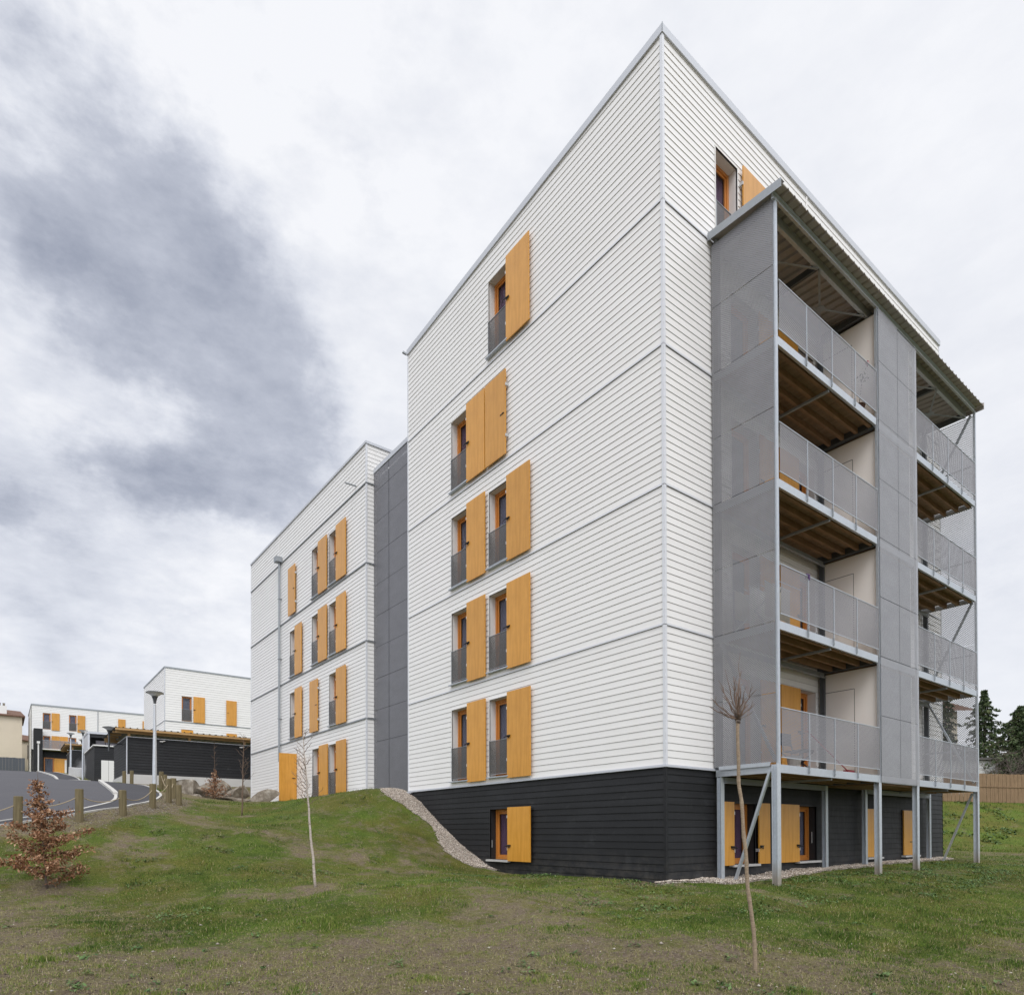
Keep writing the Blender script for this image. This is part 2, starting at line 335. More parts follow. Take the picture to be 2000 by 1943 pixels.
def green(x,y):
    d=(x-CAM[0])*.5996+(y-CAM[1])*.8002
    s_=(x-CAM[0])*.8002-(y-CAM[1])*.5996
    w=fbm(x,y,.33,4,3)
    # bare worn soil in a band of the lawn away from the house, greener towards it
    g=.10+.56*sstep(6.3,11.2,d+(w-.5)*6)+.10*sstep(2,7,s_)*(d<13)
    g=g-.30*sstep(.56,.70,fbm(x,y,.6,4,9))*(d>9)+.15*sstep(.55,.7,fbm(x,y,.5,3,19))
    # stony verge along the path
    return g
H_=H
def near_line(x,y,P):
    m=np.full(x.shape,1e9)
    for i in range(0,len(P),3):m=np.minimum(m,(x-P[i,0])**2+(y-P[i,1])**2)
    return np.sqrt(m)
def relief(x,y):
    x=np.asarray(x,float);y=np.asarray(y,float)
    near=np.exp(-((x+2)**2/260+(y+1)**2/200))
    m=sstep(.6,2.6,near_line(x,y,OUT[::4]))*sstep(.5,2.5,-x+np.where(y<0,9,0))
    return near*((fbm(x,y,1.3,3,5)-.5)*.09+(fbm(x,y,5,2,8)-.5)*.045)+m*(fbm(x,y,.6,2,71)-.5)*.34*np.exp(-((x+4)**2/90+(y-5)**2/90))
def ground(x,y): return H(x,y)+relief(x,y)
# ------------------------------------------------------------------ ground, road, paths
def catmull(P,n=8):
    P=[np.array(p,float) for p in P];P=[2*P[0]-P[1]]+P+[2*P[-1]-P[-2]];o=[]
    for i in range(1,len(P)-2):
        a,b,c,d=P[i-1:i+3]
        for k in range(n):
            t=k/n;o.append(.5*(2*b+(c-a)*t+(2*a-5*b+4*c-d)*t*t+(3*b-a-3*c+d)*t**3))
    o.append(P[-2]);return np.array(o)
OUT=catmull([(-14,7.2),(-12.2,8.2),(-10.87,9.05),(-10.08,9.51),(-9.09,10.15),(-8.03,11.28),(-7.52,12.4),(-6.94,13.59),(-6.46,14.9),(-5.95,17.4),(-5.62,20),(-5.6,23),(-5.75,26.5),(-5.75,29.6)])
INN=catmull([(-14,7.7),(-12.2,8.7),(-10.88,9.43),(-9.78,10.1),(-9.06,10.62),(-8.4,11.75),(-7.98,12.93),(-7.72,14.4),(-7.55,16.5),(-7.4,19),(-7.3,22),(-7.0,25),(-6.6,28)])
K3=catmull([(-7.0,29.4),(-7.75,31),(-7.6,34),(-7.1,45),(-6.9,60),(-7.0,84)])
K4=catmull([(-5.7,36.5),(-5.6,46),(-5.4,60),(-5.4,84)])
def inpoly(x,y,P):
    c=np.zeros(x.shape,bool);n=len(P)
    for i in range(n):
        x0,y0=P[i];x1,y1=P[i-1]
        k=((y0>y)!=(y1>y))
        with np.errstate(divide='ignore',invalid='ignore'):
            c^=k&(x<(x1-x0)*(y-y0)/(y1-y0+1e-12)+x0)
    return c
OUTP=np.vstack([OUT,[(-5.75,32.5)],K4,[(-38,84),(-38,7.2)]])
PAVP=np.vstack([OUT,INN[::-1]])
ROADP=np.vstack([INN,K3,[(-38,84),(-38,7.7)]])
PAV3=np.vstack([K3,K4[::-1],[(-5.75,30.0),(-6.5,29.0)]])
def axis(*seg):
    o=[]
    for a,b,s_ in seg:o.append(np.arange(a,b-1e-6,s_))
    return np.concatenate(o+[[seg[-1][1]]])
gx=axis((-1500,-300,240),(-300,-80,44),(-80,-40,5),(-40,-13,.6),(-13,6,.125),(6,15,.3),(15,50,.8),(50,90,3),(90,330,40),(330,1500,230))
gy=axis((-1500,-300,240),(-300,-60,40),(-60,-20,5),(-20,-8,1),(-8,13,.125),(13,36,.4),(36,92,1),(92,120,4),(120,400,40),(400,1500,220))
GX,GY=np.meshgrid(gx,gy,indexing='ij')
fx=GX.ravel();fy=GY.ravel()
GZ=np.concatenate([ground(a,b) for a,b in zip(np.array_split(fx,24),np.array_split(fy,24))])
GZ=GZ-.16*inpoly(fx,fy,OUTP)
inside=(fx>.15)&(fx<13.9)&(fy>.15)&(fy<10)
GZ=np.where(inside,np.minimum(GZ,-2.5),GZ)
def gmask(x,y):
    g=green(x,y)
    nl=near_line(x,y,OUT[20:80])
    g=g-.75*(1-sstep(.45,1.3,nl))
    for tx,ty,r_ in((-5.9,3.2,.55),(-9.87,5.56,.5),(-4.46,-4.61,.35),(-4.6,12.2,.5)):
        g=g-.6*(1-sstep(r_*.4,r_,np.hypot(x-tx,(y-ty))))
    # lush strip of bank and mound
    g=g+.25*sstep(25,32,x+y*.3)
    g=g-.6*sstep(17,21,y)*(x>-5)*(x<3)*(y<40)
    return g
nx,ny=GX.shape
idx=np.arange(nx*ny).reshape(nx,ny)
F=np.stack([idx[:-1,:-1],idx[1:,:-1],idx[1:,1:],idx[:-1,1:]],-1).reshape(-1,4)
lawn=npmesh('ground',np.stack([fx,fy,GZ],-1),F,M['lawn'],{'green':gmask(fx,fy)},True)
setp(lawn,'grassy worn ground sloping up towards the buildings',None,None,'structure')
def drape(name,P,mat,off,step,label):
    P=np.array(P);x0,y0=P.min(0);x1,y1=P.max(0)
    xs,ys=np.meshgrid(np.arange(x0+step/2,x1,step),np.arange(y0+step/2,y1,step),indexing='ij');xs=xs.ravel();ys=ys.ravel()
    k=inpoly(xs,ys,P)&(near_line(xs,ys,np.repeat(P,3,0))>step*.3)
    pts=[Vector(p) for p in P]+[Vector((a,b)) for a,b in zip(xs[k],ys[k])]
    n=len(P);v,_,f,*_r=delaunay_2d_cdt(pts,[],[list(range(n))],1,1e-5)
    X=np.array([(q.x,q.y) for q in v]);Z=H(X[:,0],X[:,1])+off
    o=npmesh(name,np.c_[X,Z],np.array([list(q) for q in f]),mat,None,True)
    return setp(o,label,None,None,'structure')
drape('road',ROADP,M['asphalt'],.0,1.0,'grey asphalt road and turning area climbing past the timber bollards')
drape('pavement',PAVP,M['asphalt2'],.015,.45,'dark asphalt footpath between two pale kerbs beside the bollards')
drape('pavement',PAV3,M['asphalt2'],.045,1.0,'dark asphalt pavement climbing the far side of the road')
def sweep(name,P,w,h,z,mat,label,parent=None):
    mb=MB();P=np.array(P);Z=H(P[:,0],P[:,1])
    T=np.gradient(P,axis=0);T/=np.linalg.norm(T,axis=1)[:,None];N=np.c_[-T[:,1],T[:,0]]
    r=[]
    for p,n_,zz in zip(P,N,Z):
        i=len(mb.v)
        for a,b in((-w/2,-.3),(-w/2,h),(w/2,h),(w/2,-.3)):mb.v.append((p[0]+n_[0]*a,p[1]+n_[1]*a,zz+z+b))
        r.append(i)
    for a,b in zip(r,r[1:]):
        for j in range(3):mb.f.append((a+j,b+j,b+j+1,a+j+1));mb.m.append(0)
    mb.face([mb.v[r[0]+j] for j in range(4)]);mb.face([mb.v[r[-1]+j] for j in range(4)])
    o=mb.build(name,mat);return setp(o,label,None,None,'structure')
sweep('kerb',OUT,.075,.035,.0,M['kerb'],'thin pale kerb between footpath and lawn verge')
ni=int(len(INN)*.60)
sweep('kerb',INN[:ni+1],.085,.022,.0,M['kerb'],'flush pale kerb between road and footpath along the bend')
sweep('kerb',INN[ni:],.13,.08,.0,M['kerb'],'raised pale kerb end where the footpath meets the road mouth')
sweep('kerb',K3,.16,.10,.0,M['kerb'],'pale kerb along the far pavement')
sweep('kerb',K4,.10,.08,.0,M['kerb'],'thin kerb at the back of the far pavement')
# gravel strips
def gravel_strip(rows,name,label):
    """rows: list of rows of (x,y)"""
    A=np.array(rows);r,c,_=A.shape
    Z=ground(A[...,0],A[...,1])+.035
    Z[:,-1]-=.06
    V=np.concatenate([A,Z[...,None]],-1).reshape(-1,3);ii=np.arange(r*c).reshape(r,c)
    F=np.stack([ii[:-1,:-1],ii[1:,:-1],ii[1:,1:],ii[:-1,1:]],-1).reshape(-1,4)
    o=npmesh(name,V,F,M['gravel'],None,True);setp(o,label,None,None,'structure');return A
gl=[]
for Y in np.arange(5.35,10.9,.12):
    w=.62+.2*math.sin(Y*2.1)+.25*sstep(9.3,10.5,Y)-.55*(1-sstep(5.35,6.0,Y))+random.uniform(-.05,.05)
    gl.append([(-w*k/6+.02,Y) for k in range(7)])
GL=gravel_strip(gl,'gravel_strip','pale gravel strip running down the mound beside the black wall')
gr=[]
for X in np.arange(-.35,13.9,.12):
    w=np.interp(X,[-.35,.3,1.2,1.8,3.5,6,9,12.5,13.2,13.9],[.02,.10,.70,1.0,.72,.48,.42,.5,.6,.15])+random.uniform(-.07,.07)
    gr.append([(X,-w*k/6+.02) for k in range(7)])
GRV=gravel_strip(gr,'gravel_strip','pale gravel strip under the balconies along the black wall')
def stones(name,pts,sizes,label,flat=.6):
    n=len(pts);base=np.array([(1,0,0),(0,1,0),(-1,0,0),(0,-1,0),(0,0,1),(0,0,-1),(.6,.6,.5),(-.6,-.6,.5)],float)[:6]
    base=np.vstack([base])
    a=rng.uniform(0,6.28,n);ca=np.cos(a)[:,None];sa=np.sin(a)[:,None]
    j=base[None]*rng.uniform(.65,1.25,(n,6,3))
    X=j[...,0]*sizes[:,None];Y=j[...,1]*sizes[:,None]*.75;Z=j[...,2]*sizes[:,None]*flat
    V=np.stack([X*ca-Y*sa+pts[:,0:1],X*sa+Y*ca+pts[:,1:2],Z+pts[:,2:3]],-1).reshape(-1,3)
    f=np.array([(0,1,4),(1,2,4),(2,3,4),(3,0,4),(1,0,5),(2,1,5),(3,2,5),(0,3,5)])
    F=(f[None]+np.arange(n)[:,None,None]*6).reshape(-1,3)
    o=npmesh(name,V,F,M[{'pebbles':'pebble','soil_clods':'clod'}.get(name,'stone')],{'shade':np.repeat(rng.random(n),6)},False);setp(o,label,None,None,'stuff')
def strip_pts(A,n):
    r,c,_=A.shape;i=rng.integers(0,r-1,n);j=rng.random(n)*(c-1);jj=j.astype(int);f=(j-jj)[:,None];g=rng.random(n)[:,None]
    p=(A[i,jj]*(1-f)+A[i,np.minimum(jj+1,c-1)]*f)*(1-g)+(A[i+1,jj]*(1-f)+A[i+1,np.minimum(jj+1,c-1)]*f)*g
    return np.c_[p,ground(p[:,0],p[:,1])+.042]
pp=np.vstack([strip_pts(GL,4200),strip_pts(GRV,6500)])
stones('gravel',pp,rng.uniform(.010,.026,len(pp)),'loose pale gravel stones lying on the strips at the wall foot')
# scattered pebbles on the lawn
F2=np.array([.5996,.8002]);S2=np.array([.8002,-.5996])
def view_pts(n,d0,d1,spread=.86,left=-.80,right=.84):
    u=rng.random(n);d=1/(1/d0-u*(1/d0-1/d1))
    s_=rng.uniform(left,right,n)*d
    p=CAM[None,:2]+d[:,None]*F2+s_[:,None]*S2
    return p,d
def free(x,y):
    ok=~inpoly(x,y,OUTP)
    ok&=~((x>-.03)&(x<14.2)&(y>-.02)&(y<10.3))
    ok&=~((x>-.02)&(x<13)&(y>12.9)&(y<27))
    gw=np.interp(x,[-.35,.3,1.2,1.8,3.5,6,9,12.5,13.2,13.9],[.02,.10,.70,1.0,.72,.48,.42,.5,.6,.15])
    ok&=~((x>-.3)&(x<13.9)&(y<=0)&(y>-gw+.04))
    ok&=~((x>-.62)&(x<=0)&(y>5.7)&(y<10.9))
    return ok
p,d=view_pts(3600,5.2,24);k=free(p[:,0],p[:,1]);p=p[k]
g=gmask(p[:,0],p[:,1])+(fbm(p[:,0],p[:,1],1.4,3,21)-.5)*1.2
k=rng.random(len(p))<np.clip(1.05-g*1.35,.10,1);p=p[k]
sz=rng.uniform(.006,.017,len(p))*np.where(rng.random(len(p))<.05,2.0,1)
stones('pebbles',np.c_[p,ground(p[:,0],p[:,1])+sz*.15],sz,'small pale pebbles scattered over the worn lawn',.5)
p=OUT[rng.integers(24,70,2600)]+rng.normal(0,.32,(2600,2))+np.array([.35,-.35]);k=free(p[:,0],p[:,1]);p=p[k];sz=rng.uniform(.008,.025,len(p))
stones('pebbles',np.c_[p,ground(p[:,0],p[:,1])+.005],sz,'wood chips and small stones on the verge around the bollards',.35)
p,d=view_pts(30000,4.9,17);k=free(p[:,0],p[:,1]);p=p[k]
g=gmask(p[:,0],p[:,1])+(fbm(p[:,0],p[:,1],1.7,4,31)-.5)*1.5
k=rng.random(len(p))<np.clip(1.0-g*1.7,.0,1);p=p[k];sz=rng.uniform(.004,.013,len(p))*np.where(rng.random(len(p))<.04,1.9,1)
stones('soil_clods',np.c_[p,ground(p[:,0],p[:,1])+sz*.1],sz,'small clods of bare earth on the worn lawn',.6)
# grass blades
def blades(name,p,h,w,label,shade,lean=.5):
    n=len(p);z=ground(p[:,0],p[:,1])-.004;a=rng.uniform(0,6.28,n);b=rng.uniform(0,6.28,n);L=rng.random(n)*lean
    dx=np.cos(a)*w/2;dy=np.sin(a)*w/2
    A=np.c_[p[:,0]-dx,p[:,1]-dy,z];B=np.c_[p[:,0]+dx,p[:,1]+dy,z];C=np.c_[p[:,0]+np.cos(b)*h*L,p[:,1]+np.sin(b)*h*L,z+h*np.sqrt(np.clip(1-L*L,.2,1))]
    V=np.stack([A,B,C],1).reshape(-1,3);F=np.arange(3*n).reshape(-1,3)
    o=npmesh(name,V,F,M['blade'],{'shade':np.repeat(shade,3)});setp(o,label,None,None,'stuff')
p,d=view_pts(560000,4.8,34,);k=free(p[:,0],p[:,1]);p=p[k];d=d[k]
fn=(fbm(p[:,0],p[:,1],1.7,4,31)-.5)*1.5+(fbm(p[:,0],p[:,1],9,2,33)-.5)*.6
g=gmask(p[:,0],p[:,1])+fn
k=rng.random(len(p))<np.clip(g*1.35+.05,.10,1);p=p[k];d=d[k];g=g[k]
print('blades',len(p))
patch=fbm(p[:,0],p[:,1],.9,3,41)
patch2=fbm(p[:,0],p[:,1],.45,3,47);sh=np.clip(rng.normal(.36,.19,len(p))+(patch-.5)*.9+(patch2-.5)*.6+(.5-np.clip(g,0,1))*.30,0,.80)
sh=np.where(rng.random(len(p))<.10+.22*(g<.45),rng.uniform(.70,1,len(p)),sh)
tuft=sstep(.55,.72,fbm(p[:,0],p[:,1],2.6,3,61));hh=rng.uniform(.012,.034,len(p))*(.6+.7*np.clip(g,0,1))*(1+1.3*tuft);ww=.0035+.00065*d
blades('grass',p,hh,ww,'short mottled green and dry grass of the lawn',sh,.8)
p,d=view_pts(60000,4.9,18);k=free(p[:,0],p[:,1]);p=p[k];d=d[k]
g=gmask(p[:,0],p[:,1])+(fbm(p[:,0],p[:,1],1.7,4,31)-.5)*1.2
k=rng.random(len(p))<np.clip(.9-g,.05,1);p=p[k];d=d[k]
blades('dry_grass',p,rng.uniform(.02,.05,len(p)),.003+.0004*d,'dead straw coloured grass lying on the worn patches',np.clip(rng.normal(.86,.12,len(p)),.5,1),1.0)
# grass on the far bank
n=26000;q=np.c_[rng.uniform(15,60,n),rng.uniform(-6,22,n)]
dd=(q[:,0]-CAM[0])*.5996+(q[:,1]-CAM[1])*.8002
k=(dd>26)&(dd<50);q=q[k];blades('grass',q,rng.uniform(.06,.17,len(q)),.035+0*q[:,0],'rough grass on the bank below the fence',np.clip(rng.normal(.38,.2,len(q)),0,.85),.7)
# broad leaf weeds (clover, plantain) in clumps
def weeds(name,centres,label,R_=.25,n=60,size=.022):
    P=[];
    for cx,cy,r_ in centres:
        m=int(n*r_/.25);a=rng.uniform(0,6.28,m);rr=r_*np.sqrt(rng.random(m));P.append(np.c_[cx+rr*np.cos(a),cy+rr*np.sin(a)])
    P=np.vstack(P);k=free(P[:,0],P[:,1]);P=P[k];n=len(P);z=ground(P[:,0],P[:,1])+rng.uniform(.008,.045,n)
    a=rng.uniform(0,6.28,n);s_=rng.uniform(.6,1.3,n)*size;c,s=np.cos(a),np.sin(a);t1=rng.uniform(-.5,.8,n)
    q=[np.stack([P[:,0]+s_*(c*u-s*v),P[:,1]+s_*(s*u+c*v),z+s_*t1*u],-1) for u,v in((-1,0),(0,-.6),(1,0),(0,.6))]
    V=np.stack(q,1).reshape(-1,3);F=np.arange(4*n).reshape(-1,4)
    o=npmesh(name,V,F,M['weed'],{'shade':np.repeat(rng.random(n),4)});setp(o,label,None,None,'stuff')
cs=[]
for i in range(230):
    x=rng.uniform(-3,12);y=rng.uniform(-3.6,-.9) if x>0 else rng.uniform(-3.2,5)
    if fbm(x,y,.7,2,51)>.47:cs.append((x,y,rng.uniform(.1,.35)))
for i in range(90):
    x=rng.uniform(-9,-1);y=rng.uniform(2,11);
    if fbm(x,y,.7,2,55)>.52:cs.append((x,y,rng.uniform(.08,.3)))
for i in range(60):
    d_=rng.uniform(5.5,10);s_=rng.uniform(-.75,.8)*d_;q=CAM[:2]+F2*d_+S2*s_;cs.append((q[0],q[1],rng.uniform(.03,.1)))
weeds('weeds',cs,'low broad leafed weeds and clover in the lawn')
weeds('weeds',[(rng.uniform(27,48),rng.uniform(-4,12),rng.uniform(.3,.8)) for _ in range(110)],'leafy weeds covering the bank below the board fence',n=26,size=.07)
# ------------------------------------------------------------------ walls of boards
def clip(poly,a,b):
    """keep z<=a+b*u"""
    o=[]
    for i in range(len(poly)):
        p=poly[i];q=poly[(i+1)%len(poly)];fp=p[1]-(a+b*p[0]);fq=q[1]-(a+b*q[0])
        if fp<=1e-9:o.append(p)
        if (fp<-1e-9 and fq>1e-9) or (fp>1e-9 and fq<-1e-9):
            t_=fp/(fp-fq);o.append((p[0]+(q[0]-p[0])*t_,p[1]+(q[1]-p[1])*t_))
    return o
def intervals(u0,u1,ops,za,zb):
    iv=[(u0,u1)]
    for a,b,c,d in ops:
        if c<zb-1e-6 and d>za+1e-6:
            n=[]
            for s_,e in iv:
                if b<=s_ or a>=e:n.append((s_,e));continue
                if a>s_:n.append((s_,a))
                if b<e:n.append((b,e))
            iv=n
    return iv
def siding(mb,o,u,n,u0,u1,z0,z1,rows,ops=(),top=None,d0=.002,d1=-.009,back=-.016,gap=.0064):
    """horizontal lapped boards. o origin, u along, n outward; ops = (ua,ub,za,zb)"""
    o=Vector(o);u=Vector(u);n=Vector(n)
    W=lambda a,z,off:tuple(o+u*a+Vector((0,0,z))+n*off)
    pitch=(z1-z0)/rows
    T=top or (1e9,0)
    joints=[[u0+3.9*(i+random.random()*.9) for i in range(1,int((u1-u0)/3.9)+1)] for _ in range(5)]
    for k in range(rows):
        za=z0+k*pitch;zb=za+pitch;za2=za+gap
        cuts=sorted({za2,zb}|{c for q in ops for c in q[2:] if za2<c<zb})
        off=lambda z:d0+(d1-d0)*(z-za)/pitch
        for a,b in zip(cuts,cuts[1:]):
            for s_,e in intervals(u0,u1,ops,a,b):
                j=[s_]+[c for c in joints[k%5] if s_<c<e]+[e]
                for s2,e2 in zip(j,j[1:]):
                    pl=clip([(s2,a),(e2,a),(e2,b),(s2,b)],*T)
                    if len(pl)>2:mb.face([W(q[0],q[1],off(q[1])) for q in pl],0)
        for s_,e in intervals(u0,u1,ops,za,za2):
            if za2<T[0]+T[1]*min(s_,e) or za2<T[0]+T[1]*max(s_,e):
                if T[1]!=0:
                    uc=(za2-T[0])/T[1]
                    if T[1]<0:e=min(e,uc)
                    else:s_=max(s_,uc)
                if e>s_:mb.face([W(s_,za2,back),W(e,za2,back),W(e,za2,off(za2)),W(s_,za2,off(za2))],0)
    cuts=sorted({z0,z1}|{c for q in ops for c in q[2:] if z0<c<z1})
    for a,b in zip(cuts,cuts[1:]):
        for s_,e in intervals(u0,u1,ops,a,b):
            pl=clip([(s_,a),(e,a),(e,b),(s_,b)],*T)
            if len(pl)>2:mb.face([W(q[0],q[1],back) for q in pl],1)
# ------------------------------------------------------------------ windows and shutters
_cache={}
def put(key,name,mats,fn,parent,loc,rot,extra=None):
    if key not in _cache:
        mb=MB();fn(mb);_cache[key]=mb.mesh(name,mats)
    o=bpy.data.objects.new(name,_cache[key]);COL.objects.link(o);o.parent=parent
    base=ORG.get(parent.name,Vector((0,0,0)))
    o.location=Vector(loc)-base;o.rotation_euler=(0,0,rot)
    ORG[o.name]=Vector((0,0,0));return o
def rnd(*a):return tuple(round(x,3) for x in a)
LF=-math.pi/2   # facade facing -X ; local x -> -Y , local y -> +X (inwards)
RF=0.0          # facade facing -Y
def window(parent,org,rot,w,h,depth=.22,guard=None,sill=None,curtain='curtain',dark=False,leaves=1):
    fw=.07
    def frame(mb):
        y0,y1=depth-.02,depth+.05
        mb.box((0,y0,0),(fw,y1,h));mb.box((w-fw,y0,0),(w,y1,h));mb.box((fw,y0,h-fw),(w-fw,y1,h));mb.box((fw,y0,0),(w-fw,y1,fw))
        s_=.055;q0,q1=depth+.005,depth+.045
        L=(w-2*fw)/leaves
        for i in range(leaves):
            a=fw+i*L;b=a+L
            mb.box((a,q0,fw),(a+s_,q1,h-fw));mb.box((b-s_,q0,fw),(b,q1,h-fw));mb.box((a+s_,q0,h-fw-s_),(b-s_,q1,h-fw));mb.box((a+s_,q0,fw),(b-s_,q1,fw+s_))
    wi=put(rnd(1,w,h,depth,leaves),'window',M['frame'],frame,parent,org,rot)
    put(rnd(2,w,h,depth),'pane',M['glass'],lambda mb:mb.box((fw+.04,depth+.02,fw+.04),(w-fw-.04,depth+.03,h-fw-.04)),wi,(0,0,0),0)
    def rev(mb):
        e=.012;o_=-.012;y1=depth+.06
        mb.face([(0,o_,0),(0,y1,0),(0,y1,h),(0,o_,h)]);mb.face([(w,y1,0),(w,o_,0),(w,o_,h),(w,y1,h)])
        mb.face([(0,o_,h),(0,y1,h),(w,y1,h),(w,o_,h)]);mb.face([(0,y1,0),(0,o_,0),(w,o_,0),(w,y1,0)])
        for a,b in((-.022,0),(w,w+.022)):mb.box((a,o_-.004,-.0),(b,.02,h+.022))
        mb.box((0,o_-.004,h),(w,.02,h+.022))
    put(rnd(3,w,h,depth,dark),'reveal',M['darkreveal'] if dark else M['reveal'],rev,wi,(0,0,0),0)
    def cur(mb):
        n=int((w-2*fw)/.03);a=fw
        for i in range(n):
            x0=a+(w-2*fw)*i/n;x1=a+(w-2*fw)*(i+1)/n;y0=depth+.07+.02*(i%2);y1=depth+.07+.02*((i+1)%2)
            mb.face([(x0,y0,.05),(x1,y1,.05),(x1,y1,h),(x0,y0,h)])
    put((curtain,)+rnd(w,h,depth),'curtain',M[curtain],cur,wi,(0,0,0),0)
    put(rnd(9,w,h,depth),'room_back',M['membrane'],lambda mb:(mb.box((-.1,depth+.5,-.1),(w+.1,depth+.52,h+.1)),mb.box((-.12,depth+.06,-.1),(-.1,depth+.5,h+.1)),mb.box((w+.1,depth+.06,-.1),(w+.12,depth+.5,h+.1))),wi,(0,0,0),0)
    if guard:
        def gd(mb):
            mb.face([(.012,-.02,.07),(w-.0,-.02,.07),(w-.0,-.02,guard),(.012,-.02,guard)])
        g_=put(rnd(4,w,guard),'guard_panel',M['meshguard'],gd,wi,(0,0,0),0)
        put(rnd(5,w,guard),'guard_rail',M['galvd'],lambda mb:(mb.box((0,-.03,guard),(w,-.006,guard+.012)),mb.box((0,-.03,.058),(w,-.006,.07)),mb.box((0,-.03,.05),(.010,-.006,guard+.03))),wi,(0,0,0),0)
    if sill:
        put(rnd(6,w,sill),'sill',M['sill'] if sill>.04 else M['galv'],lambda mb:mb.box((-.05,-.10,-sill),(w+.05,depth+.04,-.002)),wi,(0,0,0),0)
    return wi
def shutter(parent,org,rot,w,h,out=.06,latch=None,closed=False,z=0,label=None):
    """panel standing in front of the boards; latch: 'L' or 'R' side; org = lower left corner"""
    def pan(mb):
        mb.box((0,-out-.032,0),(w,-out,h))
        mb.box((.10,-out,h*.18),(w-.10,-out+.02,h*.18+.09));mb.box((.10,-out,h*.78),(w-.10,-out+.02,h*.78+.09))
    s_=put(rnd(11,w,h,out),'shutter',M['shutter'],pan,parent,org,rot)
    if label:s_['label']=label
    def lt(mb):
        sg=1 if latch=='L' else -1;x0=.05 if latch=='L' else w-.05;zc=min(1.07,h*.27+.02) if h<1.7 else 1.07
        if closed:
            mb.box((x0,-out-.045,zc),(x0+sg*.16,-out-.032,zc+.022));mb.box((x0+sg*.02,-out-.06,zc+.004),(x0+sg*.05,-out-.04,zc+.02))
        else:
            pts=[(x0-sg*.14,-out-.075,zc-.03),(x0-sg*.08,-out-.10,zc-.025),(x0,-out-.075,zc),(x0+sg*.10,-out-.05,zc+.02)]
            mb.tube(pts,[.008,.010,.016,.012],6)
            mb.tube([(x0+sg*.0,-out-.05,zc-.01),(x0+sg*.04,-out-.07,zc-.05),(x0+sg*.09,-out-.05,zc-.02)],.009,6)
            mb.box((x0-.03 if sg>0 else x0-.09,-out-.055,zc-.01),(x0+.09 if sg>0 else x0+.03,-out-.032,zc+.028))
    if latch:put(rnd(12,w,h,out)+(latch,closed),'latch',M['latch'],lt,s_,(0,0,0),0)
    hx=-.03 if latch=='L' else w+.002
    for zz in(h*.2,h*.8):
        put(rnd(13,w,h,out,zz)+(latch,closed),'hinge',M['hinge'],lambda mb:mb.box((hx,-out-.03,zz),(hx+.028,-.01,zz+.07)),s_,(0,0,0),0)
    return s_
# ================================================================== MAIN BUILDING
ZL=[0,2.81,5.6,8.41,11.31]
RX,LY=14.12,10.19
main=empty('apartment_building',(0,0,-2.4),'tall five storey white boarded apartment block with black base and steel balconies, nearest','apartment building')
zt=lambda y:14.63-.0487*y
SH=2.21
lwin=[(7.64,6.77,k,.87) for k in (0,1,2,3)]+[(5.81,4.96,k,.85) for k in(0,1,2)]+[(5.81,4.96,4,.85)]
def ops_left(k):
    return [(b,a,ZL[k]+.16,ZL[k]+2.23) for a,b,kk,w in lwin if kk==k]
RW={0:[(5.04,5.89),(2.3,3.3)],1:[(5.04,5.89),(2.3,3.3)],2:[(5.04,5.89),(2.3,3.3)],3:[(5.04,5.89),(2.3,3.3)],4:[(1.77,2.58)]}
RW2=[(9.3,10.2)]
for k in range(5):
    z0=ZL[k]+.018;z1=(ZL[k+1]-.026) if k<4 else 14.75
    rows=19 if k<4 else 23
    mb=MB();siding(mb,(0,0,0),(0,1,0),(-1,0,0),.045,LY-.03,z0,z1,rows,ops_left(k),(14.63,-.0487) if k==4 else None)
    mb.build('wall',[M['white'],M['membrane']],main)
    ops=[(a,b,ZL[k]+(.16 if k==4 else .05),ZL[k]+2.17+(.0 if k<4 else -.02)) for a,b in RW[k]]
    if k<4:ops+=[(a,b,ZL[k]+.05,ZL[k]+2.17) for a,b in RW2]
    mb=MB();siding(mb,(0,0,0),(1,0,0),(0,-1,0),.045,RX-.03,z0,z1,rows,ops,(14.63,0) if k==4 else None)
    mb.build('wall',[M['white'],M['membrane']],main)
    mb=MB();siding(mb,(RX,0,0),(0,1,0),(1,0,0),.045,LY-.03,z0,z1,rows,[],(14.63,-.0487) if k==4 else None);mb.build('wall',[M['white'],M['membrane']],main)
mb=MB();siding(mb,(0,LY,0),(1,0,0),(0,1,0),.0,RX,0,14.1,95);mb.build('wall',[M['white'],M['membrane']],main)
# horizontal drips between storeys
for k in range(1,5):
    mb=MB();z=ZL[k]
    mb.box((-.018,-.018,z-.018),(-.0,LY,z-.005));mb.box((-.0,-.018,z-.018),(RX+.02,0,z-.005))
    mb.box((-.014,-.014,z-.005),(-.008,LY,z+.022));mb.box((-.008,-.014,z-.005),(RX,-.008,z+.022))
    mb.build('drip_flashing',M['trim'],main)
mb=MB();z=0
mb.box((-.045,-.045,z-.03),(.0,LY+.02,z-.004));mb.box((0,-.045,z-.03),(RX+.02,0,z-.004));mb.box((-.03,-.03,-.004),(-.01,LY,.022));mb.box((-.01,-.03,-.004),(RX,-.01,.022))
mb.build('drip_flashing',M['coping'],main)
for (a,b) in (((-.018,-.018),(.045,.045)),((-.018,LY-.035),(.03,LY+.012)),((RX-.03,-.014),(RX+.012,.03))):
    zt_=14.62-(.0487*a[1] if a[1]>1 else 0)
    MB().box((a[0],a[1],.022),(b[0],b[1],zt_)).build('corner_trim',M['trim'],main)
